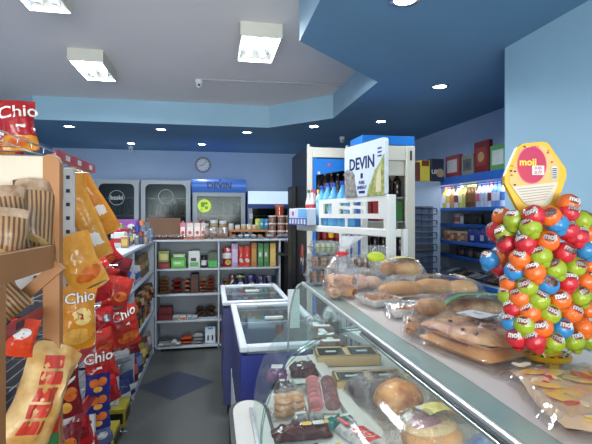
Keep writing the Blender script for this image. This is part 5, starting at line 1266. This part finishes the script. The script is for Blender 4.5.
t = lying('flatbread_pack', 'large wrapped focaccia slabs with olives and a white label before the lollipop stand', 'bread pack', 474, 343, ZP, 14, GCT); t.location = (.645, .985, ZP); t.scale = (1.08, 1.06, 1.2)
slab(t, 'lower_slab', .0, .0, .002, .165, .22, .024, 0, BRP, 0, 3); slab(t, 'upper_slab', .004, .004, .027, .17, .225, .026, .02, FOC, 11, 5)
wrap_pillow(t, .20, .26, .062, 4.2)
MB().m(WLAB).grid(lambda u, v: Vector((.04+.10*(u-.5)-.01*(v-.5), .03+.07*(v-.5)+.02*(u-.5), .069-.012*max(0, 2*u-1.1)**2)), 6, 4).build('paper_label', t, smooth=True)
t = lying('sandwich_pack', 'wrapped rolled sandwich with a dark filling at the left of the focaccia', 'bread pack', 424, 331, ZP, 62, GCT); t.location = (.575, 1.19, ZP); t.scale = (.95, .8, 1.15)
slab(t, 'bread', 0, 0, .001, .14, .055, .03, 0, FOC, 2, 8); MB().m(mat('filling_dark_red', (96, 44, 36), .5, col2=(70, 30, 26), scale=50)).ell((-.0, -.028, .012), (.055, .008, .008), 12, 6).build('filling', t, smooth=True)
wrap_pillow(t, .165, .075, .036, 9.1)
# foreground: printed cellophane with sweets
p = Vector((.690, .648, ZP))
t = thing('confetti_cake_pack', 'cellophane pack with red, yellow and white printed spots in the near right corner', 'cake pack', (p.x, p.y, ZP), math.radians(-18.6), GCT)
slab(t, 'cake', .0, .0, .001, .275, .26, .028, 0, mat('cake_pale', (222, 196, 162), .6, col2=(206, 170, 134), scale=12), 0, 2)
r_ = random.Random(11)
RDS, YLS, WHS = mat('spot_red', (206, 44, 44), .35), mat('spot_yellow', (240, 190, 90), .4), mat('spot_cream', (240, 222, 190), .4)
for k in range(46):
    x, y = r_.uniform(-.13, .13), r_.uniform(-.125, .125); m_ = (RDS, YLS, WHS, YLS)[k % 4]; s = r_.uniform(.008, .02)
    MB().m(m_).ell((0, 0, 0), (s*1.5, s*.8, .002), 10, 5, M=Matrix.Translation((x, y, .0305)) @ Matrix.Rotation(r_.uniform(0, 3), 4, 'Z')).build('printed_spot', t, smooth=True)
wrap_pillow(t, .31, .29, .040, 1.9, clear('printed_cellophane', (254, 252, 250), .035, .12, .5, 16, .02, .2))

# =====================================================================  GOODS INSIDE THE COUNTER
ZD = .8465
GD = 'packs inside the deli counter'
KR = mat('kraft_card', (198, 168, 120), .6, var=.08); WINF = clear('box_window', (200, 205, 205), .16, .04, .1)
def cakebox(label, px, py, rz, w, l, h, dz=0):
    t = lying('cake_box', label, 'cake box', px, py, ZD, rz, GD, dz)
    b = MB().m(KR)
    b.box(-w/2, w/2, -l/2, -l/2+.004, 0, h); b.box(-w/2, w/2, l/2-.004, l/2, 0, h); b.box(-w/2, -w/2+.004, -l/2, l/2, 0, h); b.box(w/2-.004, w/2, -l/2, l/2, 0, h); b.box(-w/2, w/2, -l/2, l/2, 0, .003)
    b.box(-w/2, w/2, l/2-l*.14, l/2, h-.003, h); b.box(-w/2, w/2, -l/2, -l/2+l*.08, h-.003, h); b.box(-.012, .012, -l/2, l/2, h-.003, h); b.box(-w/2, -w/2+.012, -l/2, l/2, h-.003, h); b.box(w/2-.012, w/2, -l/2, l/2, h-.003, h)
    b.build('box', t)
    for s in (-1, 1):
        MB().m(WINF).box(s*w*.25-w*.2, s*w*.25+w*.2, -l*.42, l*.36, h-.002, h-.001).build('window', t)
        for j in range(2):
            MB().m(mat('chocolate_cake', (70, 44, 36), .5, col2=(44, 28, 24), scale=30)).box(s*w*.25-w*.18, s*w*.25+w*.18, -l*.40+j*l*.38, -l*.06+j*l*.38, .004, h*.7, .006).build('cake_piece', t)
        MB().m(W1).box(s*w*.25-.025, s*w*.25+.025, -l*.1, l*.04, h, h+.0008).build('sticker', t)
    return t
cakebox('kraft card cake box with dark windows, farther one in the counter', 346, 361, -6, .30, .15, .05)
cakebox('kraft card cake box with dark windows, nearer one in the counter', 368, 387, -6, .28, .12, .05)
cakebox('kraft card cake box at the right behind the golden loaf', 440, 368, -6, .20, .15, .045)
# far packets
BW = mat('print_black_white', (206, 206, 206), .25, col2=(30, 30, 34), scale=26, bump=.4, bscale=22)
for i, (px, py, rz, dz) in enumerate(((314, 326, 10, 0), (332, 320, -8, 0))):
    t = lying('food_packet', 'black and silver film packet deep in the counter, %s one' % ('left', 'right')[i], 'packet', px, py, ZD, rz, GD)
    wrap_pillow(t, .12, .12, .085 if i else .06, 3.3*i+1, BW, name='wrapper')
FPK = mat('print_brown_white', (214, 206, 196), .3, col2=(120, 60, 40), scale=30)
for i, (px, py, h) in enumerate(((322, 341, .03), (326, 350, .03), (331, 357, .03))):
    t = lying('food_packet', 'white and brown biscuit packet, %s in the row before the cake boxes' % ('farthest', 'middle', 'nearest')[i], 'packet', px, py-7, ZD, -8, GD)
    wrap_pillow(t, .15, .062, .045, i*2.1, FILM(128, 70, 46), name='wrapper')
    MB().m(mat('print_white', (236, 232, 226), .4)).grid(lambda u, v: Vector(((u-.5)*.09, (v-.5)*.034, .056-.006*(2*v-1)**2)), 4, 4).build('paper_label', t, smooth=True)
# left row
PURP, DRED = FILM(110, 50, 104), FILM(70, 22, 26)
def flat(label, px, py, rz, w, l, h, mt, lab=None, lmt=None, dz=0, name='food_packet', film=False):
    t = lying(name, label, 'packet', px, py, ZD, rz, GD, dz)
    wrap_pillow(t, w, l, h, px*.11, mt, name='wrapper')
    for (x, y, ww, ll, m_) in (lab or ()):
        MB().m(m_).grid(lambda u, v: Vector((x+(u-.5)*ww, y+(v-.5)*ll, h+.0135-.004*(2*v-1)**2)), 4, 4).build('paper_label', t, smooth=True)
    return t
GREYL = col(176, 180, 170)
flat('purple packet with a printed label at the far left of the counter', 277, 377, -10, .08, .12, .03, PURP, [(0, .02, .05, .05, col(206, 190, 190))])
flat('dark packet with a round white sticker left of the cookie pack', 283, 392, 5, .07, .10, .03, FILM(60, 40, 46), [(.0, .02, .022, .022, W1)])
flat('dark red packet with white sticker behind the sausage slices', 303, 373, -6, .12, .13, .035, DRED, [(-.02, -.03, .02, .02, W1)])
flat('small grey green label pack behind the cookies', 299, 391, 8, .065, .09, .03, FILM(160, 164, 150), [(0, .0, .04, .05, GREYL)])
# pink sausage slices
t = lying('sliced_meat_pack', 'clear pack of pink sliced meat rows in the counter', 'meat pack', 322, 398, ZD, -10, GD)
PINK = mat('meat_pink', (206, 116, 116), .4, col2=(190, 94, 96), scale=20); PINKD = mat('meat_dark', (130, 60, 62), .4, col2=(104, 44, 46), scale=20)
MB().m(DW).box(-.062, .062, -.14, .14, 0, .008, .003).build('tray', t)
for k in range(6):
    for s in (-1, 1): MB().m(PINK if s < 0 else PINKD).ell((0, 0, 0), (.029, .027, .004), 12, 6, M=Matrix.Translation((s*.03, -.11+k*.043, .024)) @ Matrix.Rotation(.8, 4, 'X')).build('meat_slice', t, smooth=True)
wrap_pillow(t, .13, .29, .04, 2.2, WRAP)
# cookies pack
t = lying('cookie_pack', 'clear pack of round golden cookies at the left front of the counter', 'cookie pack', 289, 413, ZD, 8, GD)
for k, (x, y, z) in enumerate(((-.026, -.01, .012), (.028, -.006, .012), (-.024, -.005, .034), (.026, .0, .034), (-.022, .0, .056), (.024, .004, .056))):
    c = MB().m(CKP).lathe([(.001, -.009), (.030, -.008), (.033, 0), (.030, .008), (.001, .010)], cx=x, cy=y, seg=18, M=Matrix.Translation((0, 0, z))).build('cookie', t, smooth=50)
    if z > .05: MB().m(mat('cookie_cream', (230, 200, 180), .5)).lathe([(.012, .0), (.012, .0125)], cx=x, cy=y, seg=12, M=Matrix.Translation((0, 0, z))).build('cream_centre', c)
wrap_pillow(t, .15, .13, .075, 7.7, WRAP)
flat('teal labelled pack between the sliced meat and the maroon packs', 338, 427, 12, .12, .03, .026, FILM(30, 120, 112), [(.03, 0, .05, .014, W1)])
for i, (px, py) in enumerate(((300, 437), (309, 462))):
    MAR = FILM(84, 26, 24)
    t = flat('long maroon sausage pack with yellow and white labels, %s one' % ('farther', 'nearer')[i], px, py, 2, .20, .062, .032, MAR, [(.02, 0, .03, .024, mat('label_gold', (226, 180, 70), .4)), (.058, 0, .036, .026, W1), (.085, .0, .016, .02, mat('label_gold', (226, 180, 70), .4))])
t = flat('red and white pack with a round red seal beside the white divider', 356, 440, 20, .062, .16, .03, FILM(214, 206, 204), None)
MB().m(FILM(206, 50, 46)).grid(lambda u, v: Vector(((u-.5)*.05, -.05+(v-.5)*.09, .0445-.004*(2*u-1)**2)), 6, 4).build('red_print', t, smooth=True)
MB().m(W1).lathe([(.017, .047), (.0185, .0475), (.017, .048)], cx=.0, cy=-.065, seg=18, cap=False).build('seal_ring', t)
MB().m(FILM(190, 60, 56)).grid(lambda u, v: Vector((-.012+(u-.5)*.02, .045+(v-.5)*.06, .0445-.003*(2*u-1)**2)), 4, 4).build('red_stripe', t, smooth=True)
MB().m(col(120, 130, 126)).grid(lambda u, v: Vector((.018+(u-.5)*.012, .045+(v-.5)*.05, .0445-.003*(2*u-1)**2)), 4, 4).build('small_print', t, smooth=True)
for i, (px, py) in enumerate(((300, 424), (316, 421))): 
    t = flat('small white labelled sachet %s of the maroon packs' % ('left behind the first', 'right behind the first')[i], px, py, 10, .055, .03, .028, FILM(190, 186, 184), [(0, 0, .035, .016, col(200, 90, 80) if i else W1)])
# right row
t = loafbag('dark plum buns in clear wrap beside the round loaf', 368, 400, 20, .14, .16, .085, [(-.025, .02, .038, .045, .045, .038, 0), (.03, -.02, .038, .042, .045, .038, 1)], film=WRAPM, cm=[mat('bun_plum', (86, 50, 60), .5, col2=(60, 34, 44), scale=14)], z=ZD, group=GD)
loafbag('round golden loaf in clear wrap with a yellow paper label', 402, 416, 0, .21, .19, .135, [(-.01, .0, .06, .088, .082, .066, 0)], cm=[BRG], z=ZD, group=GD, lab=(.075, .035, .085, .05, .135, YLAB), labrot=-.5)
t = lying('sandwich_pack', 'sliced sandwich loaf with ham and a yellow label in the near part of the counter', 'bread pack', 432, 452, ZD, 12, GD)
HAM = mat('ham_mauve', (176, 122, 136), .4, col2=(150, 96, 114), scale=14)
M1 = Matrix.Translation((0, 0, .045)); 
MB().m(BRP).ell((0, 0, 0), (.10, .075, .045), 18, 10, .04, .95, 2, M=M1).build('bread', t, smooth=True)
MB().m(CRM).ell((0, 0, .0), (.088, .064, .02), 18, 8, M=Matrix.Translation((-.005, .005, .078))).build('crumb', t, smooth=True)
MB().m(HAM).ell((0, 0, 0), (.055, .045, .02), 14, 8, .08, 1, 3, M=Matrix.Translation((-.02, .01, .09))).build('ham', t, smooth=True)
wrap_pillow(t, .25, .2, .115, 5.1, WRAP)
MB().m(YLAB).grid(lambda u, v: Vector((.035+(u-.5)*.10, .01+(v-.5)*.06-(u-.5)*.02, .128-.012*(2*u-1)**2)), 6, 4).build('paper_label', t, smooth=True)
MB().m(W1).grid(lambda u, v: Vector((-.03+(u-.5)*.022, .02+(v-.5)*.02, .130)), 2, 2).build('price_sticker', t)
loafbag('flat wrapped pale bread with a long label behind the golden loaf', 462, 415, -20, .22, .17, .075, [(.0, .0, .035, .095, .07, .034, .2)], cm=[BRP], z=ZD, group=GD, lab=(-.02, .03, .12, .05, .083, mat('label_pale', (222, 216, 190), .45)), labrot=-.3)
flat('blue and white film pack at the right behind the sandwich loaf', 500, 462, -15, .16, .14, .06, mat('print_blue_white', (206, 214, 230), .2, col2=(110, 140, 200), scale=12, bump=.5, bscale=16))

# =====================================================================  LOLLIPOP STAND
AX, DD = 546.0, 1.0
base = onZ(541, 364, ZP); 
ax = atD(AX, 215, DD)
t = thing('lollipop_stand', 'yellow lollipop stand with a hexagonal sign on the deli counter', 'display stand', (ax.x, ax.y, ZP), -YAW)
YEL = mat('stand_yellow', (220, 166, 14), .35, var=.05)
b = MB().m(YEL); b.lathe([(.045, .012), (.051, .014), (.052, .022), (.046, .024), (.03, .024), (.028, .05)], seg=28); b.build('tray', t, smooth=40)
for k in range(14):
    a = 2*PI*k/14; MB().m(OLIVE).ell((.041*math.cos(a), .041*math.sin(a), .0235), (.0055, .0055, .0022), 8, 5).build('stick_hole', t)
for k in range(3):
    a = 2*PI*k/3+.4; MB().m(YEL).box(.03*math.cos(a)-.01, .03*math.cos(a)+.01, .03*math.sin(a)-.01, .03*math.sin(a)+.01, 0, .014).build('foot', t)
MB().m(YEL).cyl(0, 0, .02, .40, .030, .024, 16).build('column', t, smooth=40)
# sign in its own frame, facing the viewer's side
def sg_(px, py): 
    d = .955; return ((px-AX)*d/F-.0245, EYE+(HY-py)*d/F-ZP)
def lx_(px, py): x, z = sg_(px, py); return (x, z)
yS = -(DD-.955)
hexo = [(517, 147), (523, 143.5), (543, 141.5), (548, 143.5), (565.5, 169), (566, 176), (555, 211), (549, 216), (524, 214), (518, 210), (504.2, 183), (504.3, 176)]
hexi = [(519, 149), (524, 146.5), (541, 145), (546, 147.5), (558.5, 165), (559, 172), (550, 202), (545, 206), (527, 205), (522, 202), (508.5, 183), (508.5, 177)]
s = MB().m(YEL).prism([lx_(*p) for p in hexo], yS, yS+.012, 'y').build('sign_board', t)
MB().m(mat('sign_cream', (206, 166, 96), .4, var=.04)).prism([lx_(*p) for p in hexi], yS-.0015, yS, 'y').build('sign_print', s)
tp = [(511, 187), (557, 182), (550, 202), (545, 206), (527, 205), (522, 202)]
MB().m(mat('sign_text_panel', (200, 188, 168), .5, var=.02)).prism([lx_(*p) for p in tp], yS-.003, yS-.0015, 'y').build('text_panel', s)
b = MB().m(col(150, 140, 136))
for k in range(6):
    x0, z0 = lx_(516+k*1.3, 189+k*2.6); x1, z1 = lx_(553-k*1.8, 185.4+k*2.7)
    b.prism([(x0, z0), (x1, z1), (x1, z1-.0018), (x0, z0-.0018)], yS-.0036, yS-.003, 'y')
b.build('text_lines', s)
cx, cz = lx_(530.8, 165); rx, rz_ = 14*.955/F, 18*.955/F
def disc(nm, k, mt, y, cx=cx, cz=cz, rx=rx, rz_=rz_): return MB().m(mt).prism([(cx+rx*k*math.cos(2*PI*i/32), cz+rz_*k*math.sin(2*PI*i/32)) for i in range(32)], y, y+.001, 'y').build(nm, s)
disc('disc_rim', 1.06, col(232, 90, 120), yS-.0025); disc('disc', 1.0, mat('sign_magenta', (172, 18, 70), .4, col2=(186, 26, 48), scale=12), yS-.0032)
x, z = lx_(526.5, 162.5); text('sign_lettering', 'moji', .021, col(246, 200, 60), s, (x, yS-.0034, z), off=.0006)
x, z = lx_(536.5, 170.5); MB().m(W1).box(x-.013, x+.013, yS-.005, yS-.004, z-.010, z+.010).build('price_sticker', s); text('price', '0.45', .009, col(190, 30, 50), s, (x, yS-.005, z+.0045), off=.0002, ext=.0004); text('price', '0.77', .009, col(190, 30, 50), s, (x, yS-.005, z-.005), off=.0002, ext=.0004)
x, z = lx_(553.5, 173); b = MB().m(W1); b.box(x-.007, x+.005, yS-.003, yS-.002, z-.014, z+.014); b.m(BLACK)
for k in range(6): b.box(x-.006+.0008*(k % 2), x+.004, yS-.0035, yS-.003, z-.012+k*.004, z-.010+k*.004)
b.build('barcode', s)
r_ = random.Random(5)
for k in range(16):
    px, py = r_.choice([(512+r_.uniform(-2, 3), 172+r_.uniform(-14, 14)), (550+r_.uniform(-4, 4), 158+r_.uniform(-10, 10)), (530+r_.uniform(-8, 8), 146.8)])
    x, z = lx_(px, py); MB().m((RDS, OLIVE, YLS, col(230, 120, 40))[k % 4]).ell((x, yS-.0022, z), (.003, .0008, .002), 8, 5).build('printed_spot', s)
# the lollipops, colour by colour as they show
LC = {'o': ('orange', (226, 104, 34)), 'g': ('lime green', (150, 166, 38)), 'r': ('red', (196, 38, 48)), 'b': ('blue', (52, 128, 182))}
z2 = lambda L: [(480+x/4.94, 200+y/4.94, c) for (x, y, c) in L]
z3 = lambda L: [(480+x/4.94, 280+y/4.94, c) for (x, y, c) in L]
balls = z2([(110, 85, 'o'), (170, 100, 'g'), (265, 75, 'r'), (345, 80, 'o'), (380, 118, 'b'), (435, 20, 'o'), (435, 60, 'r'), (500, 100, 'g'), (80, 155, 'r'), (125, 165, 'g'), (250, 135, 'g'), (430, 150, 'r'), (480, 180, 'r'), (525, 165, 'o'), (133, 215, 'r'), (228, 213, 'r'), (335, 203, 'o'), (415, 260, 'r'), (520, 245, 'b'), (50, 295, 'b'), (110, 275, 'o'), (197, 290, 'o'), (300, 275, 'g'), (105, 335, 'r'), (173, 350, 'b'), (270, 355, 'o'), (370, 340, 'g'), (465, 330, 'g'), (540, 325, 'o'), (150, 410, 'o'), (235, 425, 'g'), (335, 415, 'b'), (430, 405, 'r'), (520, 400, 'o')])
balls += z3([(140, 75, 'g'), (200, 85, 'o'), (290, 95, 'g'), (393, 95, 'o'), (490, 80, 'g'), (552, 60, 'g'), (170, 140, 'r'), (250, 160, 'o'), (343, 165, 'g'), (447, 160, 'o'), (535, 150, 'o'), (160, 210, 'b'), (222, 222, 'g'), (305, 232, 'o'), (403, 237, 'b'), (510, 230, 'o'), (185, 285, 'r'), (270, 298, 'r'), (362, 305, 'g'), (460, 300, 'g'), (530, 295, 'g')])
balls += [(596, 246, 'o'), (598, 278, 'r'), (597, 312, 'g'), (598, 224, 'r')]
rows_ = [(0, 226, 'top row'), (226, 238, 'second row'), (238, 250, 'third row'), (250, 263, 'fourth row'), (263, 275, 'fifth row'), (275, 291, 'sixth row'), (291, 304, 'seventh row'), (304, 316, 'eighth row'), (316, 330, 'ninth row'), (330, 400, 'bottom row')]
RB = .0222
def protolol(c):
    nm, rgb = LC[c]
    o = MB().m(mat('lolly_'+nm.replace(' ', '_'), rgb, .25, var=.16, scale=30, bump=.35, bscale=70)).ell((0, 0, 0), (RB, RB, RB*.98), 18, 12, .012, 1, 1).build('lollipop', None, (0, 0, -5), smooth=True)
    # printed splash and lettering on the upper front of the wrapper
    def onball(co, lift):
        a, e = co.x/RB, co.z/RB+.42
        rr_ = RB*1.0+lift; return Vector((rr_*math.sin(a)*math.cos(e), -rr_*math.cos(a)*math.cos(e), rr_*math.sin(e)))
    b = MB().m(mat('print_wine', (120, 36, 40), .4)); V = [b.bm.verts.new(onball(Vector((.0125*math.cos(2*PI*i/20)*(1+.12*(i % 2)), 0, .0085*math.sin(2*PI*i/20)*(1+.15*(i % 2)))), .0009)) for i in range(20)]; cv = b.bm.verts.new(onball(Vector((0, 0, 0)), .0016))
    for i in range(20): b._f([V[i], V[(i+1) % 20], cv])
    b.build('printed_splash', o)
    text('lettering', 'moji', .0150, LW, o, (0, 0, 0), off=.0008, ext=.0002, warp=lambda co: onball(co, .0019))
    b = MB().m(mat('lolly_'+nm.replace(' ', '_'), rgb)); b.lathe([(.003, -RB*1.25), (.008, -RB*1.12), (.012, -RB*.9)], seg=10, cap=False); b.build('wrapper_twist', o, smooth=True)
    MB().m(W1).tube([(0, RB*.5, -RB*.5), (0, RB*2.2, -RB*1.3)], .0018, 6).build('stick', o)
    return o
protos = {}
cnt = {}
for (px, py, c) in balls:
    rw = [i for i, (a, b_, _) in enumerate(rows_) if a <= py < b_][0]; cnt.setdefault(rw, []).append((px, py, c))
RC = .098
for rw in sorted(cnt):
    L_ = sorted(cnt[rw])
    for i, (px, py, c) in enumerate(L_):
        off = (px-AX)/F*DD; front = math.sqrt(max(0, RC*RC-min(abs(off), RC)**2)); jit = .004*math.sin(px*1.7+py)
        inner = .05 if c == 'r' and (px, py) in () else 0
        d = DD-front+jit; p = atD(px, py, d)
        ang = math.atan2(p.x-ax.x, -(p.y-ax.y)) if True else 0
        lb = '%s lollipop, %s in the %s of the stand' % (LC[c][0], nth(i, len(L_)), rows_[rw][2])
        rot = (-.2+.2*math.sin(px*3.1), .5*math.sin(py*2.3+px), ang*.8)
        if c not in protos:
            o = protolol(c); protos[c] = o; o.location = p; o.rotation_euler = rot; tag(o, lb, 'lollipop', 'lollipops on the yellow stand')
        else: dup(protos[c], p, rot, lb)
